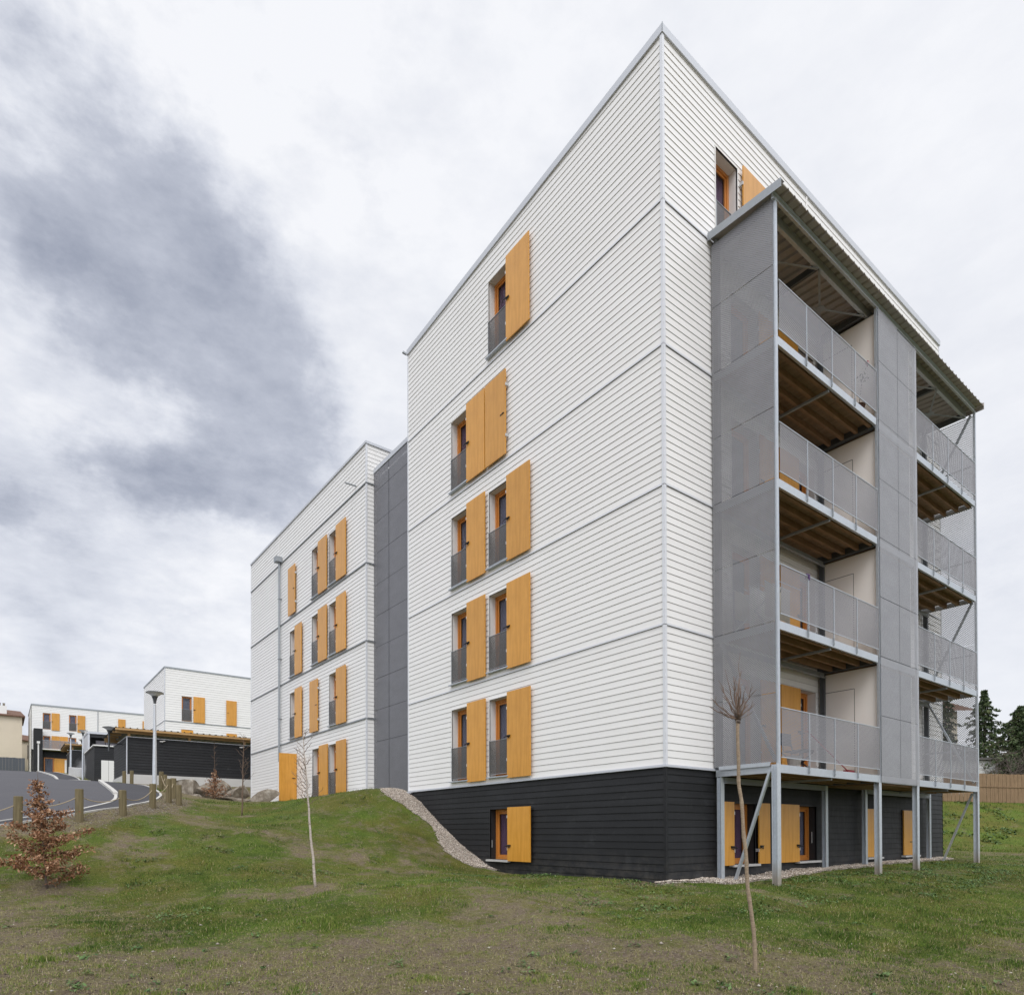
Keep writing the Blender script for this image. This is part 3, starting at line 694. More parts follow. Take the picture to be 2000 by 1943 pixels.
# black base
bops=[(4.95,5.79,-2.03,-.70)]
mb=MB();siding(mb,(0,0,0),(0,1,0),(-1,0,0),.045,LY-.01,-2.72,-.03,18,bops,None,.002,-.014,gap=.014);mb.build('base_wall',[M['black'],M['black']],main)
BW=[(2.21,3.12),(4.93,5.88),(8.55,9.4),(10.98,11.95)]
mb=MB();siding(mb,(0,0,0),(1,0,0),(0,-1,0),.045,RX-.01,-2.72,-.03,18,[(a,b,-2.03,-.69) for a,b in BW],None,.002,-.014,gap=.014);mb.build('base_wall',[M['black'],M['black']],main)
mb=MB();siding(mb,(RX,0,0),(0,1,0),(1,0,0),.0,LY,-2.72,-.03,18,[],None,.002,-.014,gap=.014);mb.build('base_wall',[M['black'],M['black']],main)
MB().box((-.016,-.016,-2.7),(.045,.045,-.03)).build('base_corner_trim',M['black'],main)
MB().box((-.03,-.03,-2.9),(RX+.02,.0,-2.46)).box((-.03,0,-2.9),(0,6.4,-2.46)).build('footing',M['plinth'],main)
# roof, coping
mb=MB();mb.face([(.05,.05,14.3),(RX-.05,.05,14.3),(RX-.05,LY-.05,13.9),(.05,LY-.05,13.9)])
mb.build('roof',M['membrane'],main)
mb=MB();zb=14.63
def cop(p,q,w,h):
    mb.bar(p,q,w,h)
e=.035
P0=[(-e,-e),(RX+e,-e),(RX+e,LY+.04),(-e,LY+.04)]
def ring(z0f,th):
    o=P0;i_=[(x+(.32 if x<1 else -.32),y+(.32 if y<1 else -.32)) for x,y in P0]
    for k in range(4):
        a,b=o[k],o[(k+1)%4];c,d=i_[k],i_[(k+1)%4]
        za,zb_=z0f(a[1]),z0f(b[1])
        mb.face([(*a,za),(*b,zb_),(*b,zb_+th),(*a,za+th)]);mb.face([(*a,za+th),(*b,zb_+th),(*d,zb_+th-.02),(*c,za+th-.02)])
        mb.face([(*c,za+th-.02),(*d,zb_+th-.02),(*d,zb_-.5),(*c,za-.5)]);mb.face([(*a,za),(a[0]*.5+c[0]*.5,a[1]*.5+c[1]*.5,za),(b[0]*.5+d[0]*.5,b[1]*.5+d[1]*.5,zb_),(*b,zb_)])
ring(zt,.17);mb.build('coping',M['coping'],main)
MB().bar((-e-.006,-e-.006,14.64),(-e-.006,-e-.006,14.80),.012,.012).build('coping_joint',M['galvd'],main)
MB().bar((-.05,LY+.02,14.16),(-.17,LY+.05,14.2),.07,.05).build('roof_spout',M['galvd'],main)
for xx in (5.6,):
    MB().box((xx,-.016,11.33),(xx+.05,.0,14.62)).build('board_joint_trim',M['white'],main)
# windows of the left facade
for a,b,k,w in lwin:
    cur='curtain2' if (k>=3 or (k==3)) else 'curtain'
    window(main,(0,a,ZL[k]+.16),LF,w,2.07,guard=.95,sill=.03,curtain=cur)
    shutter(main,(0,b-.005,ZL[k]+.085),LF,.86 if a>6 else (.92 if k in(1,2,0,4) else .84),SH,latch='L')
shutter(main,(0,5.865,ZL[3]+.085),LF,.88,SH,latch='R',closed=True,out=.062,label='closed orange shutter panel beside the open one on the fourth storey')
window(main,(0,5.79,-2.03),LF,.84,1.33,depth=.2,curtain='curtain2',dark=True)
put('bsill','sill',M['sill'],lambda mb:mb.box((-.06,-.12,-.05),(.86,.22,-.002)),main,(0,5.79,-2.03),LF)
shutter(main,(0,4.95,-2.05),LF,.9,1.38,latch='L')
# ventilation spike on the reveal
# right facade, top window
window(main,(1.77,0,ZL[4]+.16),RF,.81,1.99,guard=.80,curtain='curtain2')
shutter(main,(2.70,0,ZL[4]+.05),RF,.95,2.2,latch='L')
for k in range(4):
    window(main,(5.04,0,ZL[k]+.05),RF,.85,2.12,curtain='curtain')
    shutter(main,(4.16,0,ZL[k]+.02),RF,.87,2.13,latch='R',out=.05)
    window(main,(2.3,0,ZL[k]+.05),RF,1.0,2.12,curtain='curtain3')
    shutter(main,(3.32,0,ZL[k]+.02),RF,.72,2.13,latch='L',out=.05)
    window(main,(9.3,0,ZL[k]+.05),RF,.9,2.12,curtain='curtain')
    shutter(main,(8.45,0,ZL[k]+.02),RF,.84,2.13,latch='R',out=.05)
# base windows on the right facade
for i,(a,b) in enumerate(BW):
    window(main,(a,0,-2.03),RF,b-a,1.34,depth=.2,curtain='curtain2' if i!=1 else 'curtain',dark=True)
    put(('bs',i),'sill',M['sill'],lambda mb:mb.box((-.06,-.12,-.05),(b-a+.06,.22,-.002)),main,(a,0,-2.03),RF)
shutter(main,(1.74,0,-2.04),RF,.46,1.37,latch='R');shutter(main,(3.17,0,-2.04),RF,.45,1.37,latch='L')
shutter(main,(4.03,0,-2.04),RF,.89,1.37,latch='R')
shutter(main,(8.55,0,-2.02),RF,.85,1.33,out=.02,latch='R',closed=True,label='closed orange shutter on the black base wall')
shutter(main,(10.98,0,-2.02),RF,.62,1.33,out=.02,latch='R',closed=True);shutter(main,(11.61,0,-2.02),RF,.34,1.33,out=.02)
for (x,y,z) in ((.03,5.78,-1.6),):
    MB().tube([(x,y-.02,z-.12),(x,y-.02,z+.08)],.008,6).build('wall_hook',M['hinge'],main)
MB().tube([(5.83,.08,-1.6),(5.83,.08,-1.32)],.008,6).build('wall_hook',M['hinge'],main)
# ---------------- balcony structure
YF=-1.46
PX=[(1.50,1.65),(5.93,6.08),(8.10,8.25),(12.42,12.57)]
def hsec(mb,x0,x1,y0,y1,z0,z1,t_=.014):
    mb.box((x0,y0,z0),(x1,y0+t_,z1));mb.box((x0,y1-t_,z0),(x1,y1,z1));xm=(x0+x1)/2;mb.box((xm-t_/2,y0+t_,z0),(xm+t_/2,y1-t_,z1))
for i,(a,b) in enumerate(PX):
    gz=float(H((a+b)/2,YF))-.15
    mb=MB();a,b=((a+b)/2-.0,b+.0) if False else (b-.125,b);hsec(mb,a,b,YF,YF+.12,gz,-.0);mb.build('column',M['galvpost'],main)
    mb=MB();mb.box((b-.07,YF+.0,0.0),(b,YF+.055,11.12));mb.build('column',M['galv'],main)
    mb=MB();hsec(mb,b-.10,b+.02,-.20,-.10,float(H(a,-.1))-.15,-.17);mb.build('column',M['galv'],main)
    mb=MB();mb.box((b-.06,-.16,-.0),(b+.05,-.05,11.1));mb.build('column',M['darksteel'],main)
bays=[(1.66,5.94),(8.24,12.42)]
for bi,(x0,x1) in enumerate(bays):
    for k in range(4):
        z=ZL[k]
        mb=MB();nb=int((x1-x0)/.125)
        for i in range(nb):
            a=x0+(x1-x0)*i/nb;mb.box((a+.004,YF+.07,z-.028),(a+(x1-x0)/nb-.004,-.03,z))
        deck=mb.build('balcony',M['deck'],main)
        for j,y in enumerate((-1.33,-1.02,-.70,-.38)):
            MB().box((x0+.01,y-.035,z-.165),(x1-.01,y+.035,z-.03)).build('joist',M['joist'],deck)
        mb=MB();mb.box((x0-.01,YF+.045,z-.165),(x1+.01,YF+.055,z-.005));mb.box((x0-.01,YF+.0,z-.165),(x1+.01,YF+.05,z-.155));mb.box((x0-.01,YF+.0,z-.012),(x1+.01,YF+.05,z-.003));mb.box((x0-.01,YF-.0,z-.155),(x1+.01,YF+.008,z-.012))
        mb.build('edge_beam',M['galv'],deck)
        mb=MB();mb.box((x0-.01,-.20,z-.30),(x1+.01,-.19,z-.17));mb.box((x0-.01,-.26,z-.30),(x1+.01,-.20,z-.29));mb.build('wall_beam',M['galvd'],deck)
        xm=x0+(x1-x0)*.5
        MB().bar((xm,YF+.06,z-.19),(xm,-.1,z-.19),.05,.05).build('cross_member',M['galvd'],deck)
        n=4;w=(x1-x0)/n
        for i in range(n):
            a=x0+i*w;b=a+w
            mb=MB();y=YF-.012
            mb.face([(a+.014,y,z+.145),(b-.014,y,z+.145),(b-.014,y,z+1.10),(a+.014,y,z+1.10)]);pn=mb.build('railing_panel',M['meshrail'],deck)
        mb=MB();y=YF-.012
        mb.box((x0,y-.010,z+1.10),(x1,y+.010,z+1.116));mb.box((x0,y-.008,z+.130),(x1,y+.008,z+.145));mb.build('handrail',M['galv'],deck)
        for i in range(1,n):
            a=x0+i*w
            mb=MB();mb.box((a-.009,y-.012,z+.0),(a+.009,y+.012,z+1.10))
            mb.build('railing_post',M['galv'],deck)
            mb=MB();mb.box((a-.028,YF-.0,z-.135),(a+.028,YF-.012,z+.03));mb.box((a-.028,YF-.012,z-.12),(a-.018,YF-.035,z+.02))
            for zz in(-.03,-.10):mb.box((a+.0,YF-.025,z+zz),(a+.02,YF-.010,z+zz+.02))
            mb.build('post_bracket',M['galvd'],deck)
# storage cells between the two bays
cx0,cx1=6.10,8.10
for k in range(4):
    z=ZL[k];top=ZL[k+1]-.20 if k<3 else 11.0
    mb=MB();mb.box((cx0,-1.36,z-.03),(cx0+.04,-.0,top));mb.box((cx1-.04,-1.36,z-.03),(cx1,-.0,top));MB().box((cx0+.042,-1.36,z-.03),(cx1-.042,-1.32,top)).build('cell_front',M['darksteel'],main)
    mb.box((cx0+.04,-1.32,z-.03),(cx1-.04,0,z))
    cell=mb.build('storage_cell',M['plaster'],main)
    mb=MB();y0,y1,zz=-.85,-.14,z+2.15
    for q in(((y0-.012,y0),(z,zz+.01)),((y1,y1+.012),(z,zz+.01)),((y0,y1),(zz,zz+.012))):
        mb.box((cx0-.003,q[0][0]+.004,q[1][0]),(cx0+.0,q[0][1],q[1][1]))
    mb.build('cell_door',M['gap'],cell)
    mb=MB();mb.box((cx0,-1.40,z-.17),(cx1,-1.385,z-.0));mb.box((cx0+.1,-1.36,z-.20),(cx1-.1,-.1,z-.06));mb.build('cell_floor',M['joist'],main)
for k in range(4):
    MB().box((5.945,-1.40,ZL[k]-.17),(6.095,-.03,ZL[k]-.008)).build('end_beam',M['darksteel'],main)
    MB().box((6.08,-1.44,ZL[k]-.165),(8.1,-1.36,ZL[k]-.01)).build('edge_beam',M['galv'],main)
# screens
def screen(axis_,c,a,b,z0,z1,step=1.4,name='mesh_screen',mat='mesh',zs=None):
    mb=MB();zs=zs or [z0]+[q for q in np.arange(1.4,z1-.2,1.4) if q>z0+.2]+[z1]
    for p,q in zip(zs,zs[1:]):
        w=.006;o_=.012
        if axis_=='x':
            mb.face([(c,a,p+w),(c,b,p+w),(c,b,q-w),(c,a,q-w)]);mb.face([(c,a,q-w),(c,b,q-w),(c+.02,b,q-w-.004),(c+.02,a,q-w-.004)],1)
        else:
            mb.face([(a,c,p+w),(b,c,p+w),(b,c,q-w),(a,c,q-w)]);mb.face([(a,c,q-w),(b,c,q-w),(b,c+.02,q-w-.004),(a,c+.02,q-w-.004)],1)
    return mb.build(name,[M[mat],M['galvd']],main)
screen('x',1.56,-1.42,-.03,.03,11.16)
screen('x',12.53,-1.40,.0,.03,11.0,mat='meshfar')
screen('y',YF-.03,6.02,7.06,-.16,11.04,mat='meshfront');screen('y',YF-.03,7.075,8.20,-.16,11.0,mat='meshfront')
for k in range(4):
    z=ZL[k]
    for X in(1.60,12.49):
        MB().box((X-.02,-1.36,z-.16),(X+.02,-.06,z-.02)).build('side_beam',M['galv'],main)
        if X>5:MB().box((X-.012,-1.36,z+1.06),(X+.012,-.1,z+1.10)).build('side_rail',M['galvd'],main)
MB().box((1.535,-1.30,-.03),(1.56,-.16,.05)).build('screen_foot_angle',M['galv'],main)
br=[(1.58,(-1.28,-.12),(-.44,-2.5)),(12.49,(-1.31,-.2),(-.44,-2.5)),(12.47,(-1.36,11.0),(-.15,8.75)),(12.47,(-1.36,5.45),(-.15,2.95)),(12.47,(-.15,2.7),(-1.36,.1)),(1.63,(-.15,2.7),(-1.36,.1))]
for X,p,q in br:
    MB().bar((X,*p),(X,*q),.06,.05).build('diagonal_brace',M['galv'] if p[1]<3 else M['galvd'],main)
# balcony roof
mb=MB();xa,xb=1.46,12.66;per=.25;zf=lambda y:11.32+.07*y
yA,yB=-.02,-1.64
prof=[];x=xa
while x<xb-.001:
    for dx,dz in((0,0),(.03,.045),(.055,.045),(.085,0)):
        if x+dx<=xb:prof.append((x+dx,dz))
    x+=per
prof.append((xb,0))
for (p,pz),(q,qz) in zip(prof,prof[1:]):
    mb.face([(p,yB,zf(yB)+pz),(q,yB,zf(yB)+qz),(q,yA,zf(yA)+qz),(p,yA,zf(yA)+pz)])
can=mb.build('canopy_roof',M['sheet'],main)
mb=MB();mb.face([(xa-.012,yB-.005,zf(yB)-.10),(xa-.012,yA,zf(yA)-.10),(xa-.012,yA,zf(yA)+.07),(xa-.012,yB-.005,zf(yB)+.07)])
mb.face([(xa-.012,yB-.005,zf(yB)+.07),(xa-.012,yA,zf(yA)+.07),(xa+.14,yA,zf(yA)+.07),(xa+.14,yB-.005,zf(yB)+.07)])
mb.box((xa-.012,yB-.012,zf(yB)-.10),(xa+.01,yB-.004,zf(yB)+.07));mb.build('canopy_flashing',M['galvd'],can)
mb=MB();mb.box((xb,yB,zf(yB)-.08),(xb+.012,yA,zf(yA)-.0));mb.build('canopy_flashing',M['sheet'],can)
for y,nm in((-1.43,0),(-1.22,1)):
    mb=MB();z=zf(y)-.005
    if nm==0:mb.box((xa+.05,y,z-.15),(xb-.1,y+.012,z));mb.box((xa+.05,y-.04,z-.15),(xb-.1,y,z-.138));mb.box((xa+.05,y-.04,z-.014),(xb-.1,y,z))
    else:mb.box((xa+.16,y,z-.20),(xb-.1,y+.07,z-.0))
    mb.build('canopy_beam',M['galv'],can)
MB().box((xa+.16,-.14,zf(-.1)-.2),(xb-.1,-.05,zf(-.1)-.02)).build('canopy_beam',M['galvd'],can)
for X in(1.62,3.8,6.0,8.17,10.33,12.48):
    MB().box((X-.035,-1.20,11.02),(X+.035,-.1,11.16)).build('canopy_cross_beam',M['darksteel'],can)
for a,b in((1.65,3.77),(3.83,5.97),(8.2,10.3),(10.36,12.45)):
    c=((a+b)/2,-.67)
    mb=MB()
    for p,q in(((a,-1.2),(b,-.14)),((a,-.14),(b,-1.2))):mb.bar((*p,11.0),(*q,11.0),.045,.012)
    mb.lathe((c[0],c[1],10.985),[(.11,0),(.11,.012)],16);mb.build('canopy_bracing',M['galvd'],can)
# ================================================================== LINK
link=empty('stair_tower',(.3,10.2,-.1),'dark grey mesh clad stair tower recessed between the two white blocks','stair tower')
X0=.30
def screen2(parent,X,a,b,zs,mat):
    mb=MB()
    for p,q in zip(zs,zs[1:]):
        mb.face([(X,b,p+.006),(X,a,p+.006),(X,a,q-.006),(X,b,q-.006)]);mb.face([(X,a,q-.006),(X,b,q-.006),(X+.02,b,q-.02),(X+.02,a,q-.02)],1)
    return mb.build('mesh_cladding',[M[mat],M['galvd']],parent)
zs=[0.02,1.95]+[1.95+1.13*i for i in range(1,9)]+[11.68]
screen2(link,X0,10.16,12.05,zs,'meshlink');screen2(link,X0,12.08,13.24,zs,'meshlink')
MB().box((X0+.10,10.2,-.3),(X0+6,13.18,11.5)).build('wall',M['darksteel'],link)
MB().box((X0-.02,10.2,11.70),(X0+.22,13.23,11.86)).build('coping',M['coping'],link)
MB().box((X0-.36,9.95,-.06),(X0+.1,13.19,.0)).build('base_flashing',M['coping'],link)
# ================================================================== LEFT BUILDING
lb=empty('apartment_building',(0,13.2,-.1),'four storey white boarded apartment block with orange shutters beyond the grey stair tower','apartment building')
LA,LB=13.21,26.70
lops={0:[(17.4,18.25),(15.7,16.5)],1:[(20.15,20.93),(15.7,16.5)],2:[(20.15,20.93),(17.5,18.32),(15.7,16.5)],3:[(17.5,18.32),(15.7,16.5)],4:[]}
for k in range(5):
    z0=ZL[k]+.02 if k else -.25;z1=(ZL[k+1]-.035) if k<4 else 12.71
    rows=19 if 0<k<4 else (21 if k==0 else 9)
    ops=[(a,b,ZL[k]+.12,ZL[k]+2.18) for a,b in lops[k]]
    for ua,ub,oo in((LA+.04,22.36,ops),(22.42,LB-.04,[])):
        mb=MB();siding(mb,(0,0,0),(0,1,0),(-1,0,0),ua,ub,z0,z1,rows,oo);mb.build('wall',[M['white'],M['membrane']],lb)
    mb=MB();siding(mb,(0,LA,0),(1,0,0),(0,-1,0),.04,9,z0,z1,rows);mb.build('wall',[M['white'],M['membrane']],lb)
    if k:MB().box((-.035,LA-.035,ZL[k]-.03),(0,LB+.02,ZL[k]-.004)).box((0,LA-.035,ZL[k]-.03),(9,LA,ZL[k]-.004)).box((-.02,LA-.02,ZL[k]-.004),(-.01,LB,ZL[k]+.022)).build('drip_flashing',M['galvd'],lb)
mb=MB();siding(mb,(0,LB,0),(1,0,0),(0,1,0),0,9,-.2,12.7,88);siding(mb,(9,LA,0),(0,1,0),(1,0,0),0,LB-LA,-.2,12.7,88);mb.build('wall',[M['white'],M['membrane']],lb)
for y0,y1 in((LA-.012,LA+.04),(LB-.04,LB+.012)):MB().box((-.016,y0,-.3),(.04,y1,12.7)).build('corner_trim',M['trim'],lb)
MB().box((-.014,22.36,-.3),(.0,22.42,12.7)).build('board_joint_trim',M['white'],lb)
mb=MB();mb.box((-.04,LA-.04,12.71),(.3,LB+.04,12.80));mb.box((.3,LA-.04,12.71),(9.04,LA+.3,12.80));mb.box((.3,LB-.3,12.71),(9.04,LB+.04,12.8));mb.box((8.7,LA+.3,12.71),(9.04,LB-.3,12.8));mb.build('coping',M['coping'],lb)
MB().face([(.2,LA+.2,12.5),(8.8,LA+.2,12.5),(8.8,LB-.2,12.5),(.2,LB-.2,12.5)]).build('roof',M['membrane'],lb)
MB().tube([(.0,14.05,11.52),(-.42,14.07,11.52)],.03,8).build('roof_spout',M['galvd'],lb)
for k,l in lops.items():
    for a,b in l:
        window(lb,(0,b,ZL[k]+.12),LF,b-a,2.06,guard=.95,sill=.03,curtain='curtain' if k<3 else 'curtain2')
        shutter(lb,(0,a-.005,ZL[k]+.07),LF,.88 if a<20 else .80,2.17,latch='L')
shutter(lb,(0,20.98,ZL[3]+.08),LF,.86,2.15,latch='R',closed=True);shutter(lb,(0,18.4,ZL[1]+.08),LF,.86,2.15,latch='R',closed=True)
# open door leaf standing square to the wall
mb=MB();mb.box((-.80,20.06,.05),(-.02,20.10,2.18));dl=mb.build('door_leaf',M['shutter'],lb,label='open orange door leaf standing square to the white wall')
MB().box((-.22,20.035,1.08),(-.08,20.06,1.11)).build('latch',M['latch'],dl)
MB().box((-.008,20.12,.0),(.03,20.95,2.15)).build('doorway',M['gap'],lb)
# rainwater pipe and hopper
mb=MB();mb.box((-.30,21.95,11.32),(-.02,22.28,11.56));hp=mb.build('rain_hopper',M['galvd'],lb)
mb=MB();mb.tube([(-.10,22.1,11.35),(-.10,22.1,2.0)],.05,10);pp_=mb.build('downpipe',M['galvd'],lb)
MB().tube([(-.10,22.1,2.0),(-.10,22.1,-.1)],.055,10).build('downpipe_foot',M['wpaint'],pp_)
for z in(4,6.8,9.6):MB().box((-.16,22.03,z),(-.0,22.17,z+.03)).build('pipe_bracket',M['galvd'],pp_)
# ================================================================== BACKGROUND BUILDINGS
def tone(mb,*a):return mb
# white block beyond the carport
bb=empty('apartment_building',(.43,51.5,2.3),'white boarded block with orange shutters rising behind the long black carport','apartment building')
bx0,by0,bx1,by1,bt=.43,51.53,16.0,61.3,12.45
bw=[(1.74,2.53,8.15,10.25),(1.71,2.60,5.1,7.45)]
for z0,z1,n in((2.0,8.02,30),(8.08,bt,22)):
    mb=MB();siding(mb,(0,by0,0),(1,0,0),(0,-1,0),bx0+.04,bx1,z0,z1,n,bw,gap=.016);mb.build('wall',[M['white'],M['membrane']],bb)
    mb=MB();siding(mb,(bx0,0,0),(0,1,0),(-1,0,0),by0+.04,by1,z0,z1,n,gap=.016);mb.build('wall',[M['white'],M['membrane']],bb)
MB().box((bx0-.03,by0-.03,8.02),(bx1,by0,8.07)).box((bx0-.03,by0,8.02),(bx0,by1,8.07)).build('drip_flashing',M['galvd'],bb)
MB().box((bx0-.04,by0-.04,bt),(bx1,by0+.3,bt+.12)).box((bx0-.04,by0+.3,bt),(bx0+.3,by1,bt+.12)).build('coping',M['galvd'],bb)
MB().box((bx0-.015,by0-.015,2),(bx0+.04,by0+.04,bt)).build('corner_trim',M['coping'],bb)
MB().box((bx0+.1,by0+.5,2),(bx1,by1,bt-.3)).build('roof',M['membrane'],bb)
window(bb,(1.74,by0,8.15),RF,.79,2.1,depth=.12,guard=1.0,curtain='curtain3');shutter(bb,(2.65,by0,8.10),RF,.92,2.2,latch='L');shutter(bb,(5.33,by0,8.12),RF,.88,2.18,latch='L',closed=True)
window(bb,(1.71,by0,5.1),RF,.89,2.35,depth=.12,curtain='curtain3');shutter(bb,(1.7,by0,5.2),RF,.93,2.2,latch='L',closed=True,out=.05);shutter(bb,(5.35,by0,5.2),RF,.88,2.2,latch='L',closed=True)
# far long block
cb=empty('apartment_building',(-7.41,90.4,6.3),'long far white block with pitched coping, black ground floor and a balcony','apartment building')
cy,ct=90.37,14.55
cw=[(-6.24,-5.42,11.70,13.72),(-3.48,-2.67,11.70,13.74),(-6.2,-5.43,9.2,10.86),(-3.52,-2.69,9.2,10.86)]
mb=MB();siding(mb,(0,cy,0),(1,0,0),(0,-1,0),-7.37,5.3,9.1,ct,27,cw,gap=.016);mb.build('wall',[M['white'],M['membrane']],cb)
mb=MB();siding(mb,(-7.41,0,0),(0,1,0),(-1,0,0),cy,cy+10,6,ct,42);mb.build('wall',[M['white'],M['membrane']],cb)
mb=MB();siding(mb,(0,cy-.3,0),(1,0,0),(0,-1,0),-6.2,5.3,6.0,9.1,21,[(-6.15,-5.05,6.2,8.15)],gap=.02);mb.build('base_wall',[M['black'],M['black']],cb)
MB().box((-7.2,cy-1.4,5.9),(-6.3,cy-.02,11.55)).build('fin_wall',M['black'],cb)
MB().box((-7.45,cy-.05,ct),(5.3,cy+.3,ct+.18)).box((-7.45,cy+.3,ct),(-7.1,cy+10,ct+.18)).build('coping',M['galvd'],cb)
MB().box((-7.3,cy+.4,6),(5.3,cy+10,14.2)).build('roof',M['membrane'],cb)
MB().box((-.36,cy-.06,11.5),(-.28,cy,14.5)).build('downpipe',M['galvd'],cb)
for a,b,c,d in cw:window(cb,(a,cy,c),RF,b-a,d-c,depth=.10,guard=1.0 if c>11 else None,curtain='curtain' if c>11 else 'curtain3')
for x,z in((-5.33,11.62),(-2.58,11.62),(-5.33,8.75),(-4.45,8.75),(1.98,11.62),(4.85,11.62)):shutter(cb,(x,cy,z),RF,.85,2.15,latch='L')
mb=MB();mb.box((-6.35,cy-1.35,9.02),(-2.6,cy-.01,9.14));bl=mb.build('balcony',M['wpaint'],cb)
MB().face([(-6.3,cy-1.33,9.16),(-2.6,cy-1.33,9.16),(-2.6,cy-1.33,10.15),(-6.3,cy-1.33,10.15)]).build('railing_panel',M['meshrail'],bl)
MB().box((-6.3,cy-1.35,10.15),(-2.6,cy-1.31,10.2)).build('handrail',M['galvd'],bl)
window(cb,(-6.12,cy-.3,6.2),RF,1.05,1.95,depth=.05,curtain='curtain3',dark=True)
for x,w,m,nm in((-5.05,.95,'shutter','garage_door'),(-4.1,.85,'shutter','garage_door'),(-3.95,.9,'wpaint','door')):
    z1=8.1 if m=='shutter' else 7.95
    MB().box((x,cy-.36-(.03 if m=='wpaint' else 0),6.25),(x+w,cy-.31,z1)).build(nm,M[m],cb)
# beige house
hb=empty('house',(-12,96,8.3),'cream rendered old house with brown tiled roof and white chimney at the left edge','house')
MB().box((-20,96.1,6),(-8.19,104,14.0)).build('wall',M['render'],hb)
mb=MB();mb.face([(-20,95.75,13.9),(-7.9,95.75,13.9),(-8.3,100,15.1),(-20,100,15.5)]);mb.face([(-7.9,95.75,13.9),(-7.9,104.3,13.9),(-8.3,100,15.1)]);mb.box((-20,95.7,13.75),(-7.88,104.3,13.9));rf=mb.build('roof',M['tiles'],hb)
MB().box((-10.9,96.4,14.0),(-9.8,97.1,15.1)).build('chimney',M['wpaint'],rf)
for x in(-10.55,-10.1):MB().lathe((x,96.7,15.1),[(.12,0),(.12,.3),(.15,.3),(.15,.36)],10).build('chimney_pot',M['rock'],rf)
hb2=empty('house',(-7.5,108,8.3),'small cream annex with tiled roof just right of the old house','house')
MB().box((-8.6,108,6),(-6.9,112,12.3)).build('wall',M['render'],hb2)
MB().face([(-8.7,107.7,12.3),(-6.7,107.7,12.1),(-6.9,110,13.1),(-8.7,110,13.3)]).box((-8.7,107.7,12.05),(-6.7,112.3,12.15)).build('roof',M['tiles'],hb2)
MB().box((-7.3,107.95,9.5),(-6.95,108,11.5)).build('shutter',M['roofsheet'],hb2)
# hedge fence at far left
def fence(name,A,B,z0f,h,label,cat,mat,post=2.0,pm='galvd',board=.14,rail=None,alt=.0):
    A=Vector(A);B=Vector(B);L=(B-A).length;d=(B-A)/L;nrm=Vector((d.y,-d.x))
    e=empty(name,(A.x,A.y,float(z0f(A.x,A.y))),label,cat)
    mb=MB();n=int(L/board)
    for i in range(n):
        p=A+d*(i*board);q=A+d*((i+1)*board-.008);z=float(z0f(p.x,p.y));o=(random.uniform(0,.012)+alt*(i%2))
        hh=h+random.uniform(-.015,.015)
        a=p+nrm*o;b=q+nrm*o;c=q+nrm*(o-.02);f=p+nrm*(o-.02)
        k=len(mb.v)
        for zz in(z,z+hh):
            for w in(a,b,c,f):mb.v.append((w.x,w.y,zz))
        for t_ in((0,1,5,4),(1,2,6,5),(2,3,7,6),(3,0,4,7),(4,5,6,7)):mb.f.append(tuple(k+j for j in t_));mb.m.append(0)
    mb.build('board_panel',M[mat],e)
    if rail:
        for r_ in rail:
            mb=MB();m=max(2,int(L/3))
            for i in range(m):
                p=A+d*(L*i/m)+nrm*.035;q=A+d*(L*(i+1)/m)+nrm*.035
                mb.bar((p.x,p.y,float(z0f(p.x,p.y))+r_),(q.x,q.y,float(z0f(q.x,q.y))+r_),.03,.05)
            mb.build('rail',M[mat],e)
    if post:
        for i in range(int(L/post)+1):
            p=A+d*(i*post)-nrm*.07;z=float(z0f(p.x,p.y));MB().box((p.x-.04,p.y-.04,z-.2),(p.x+.04,p.y+.04,z+h+.03)).build('post',M[pm],e)
    return e
fence('fence',(-24,83),(-7.9,84.5),H,1.5,'dark green screened fence at the far left beyond the road','fence','darksteel',2.5,'galvd',.3)
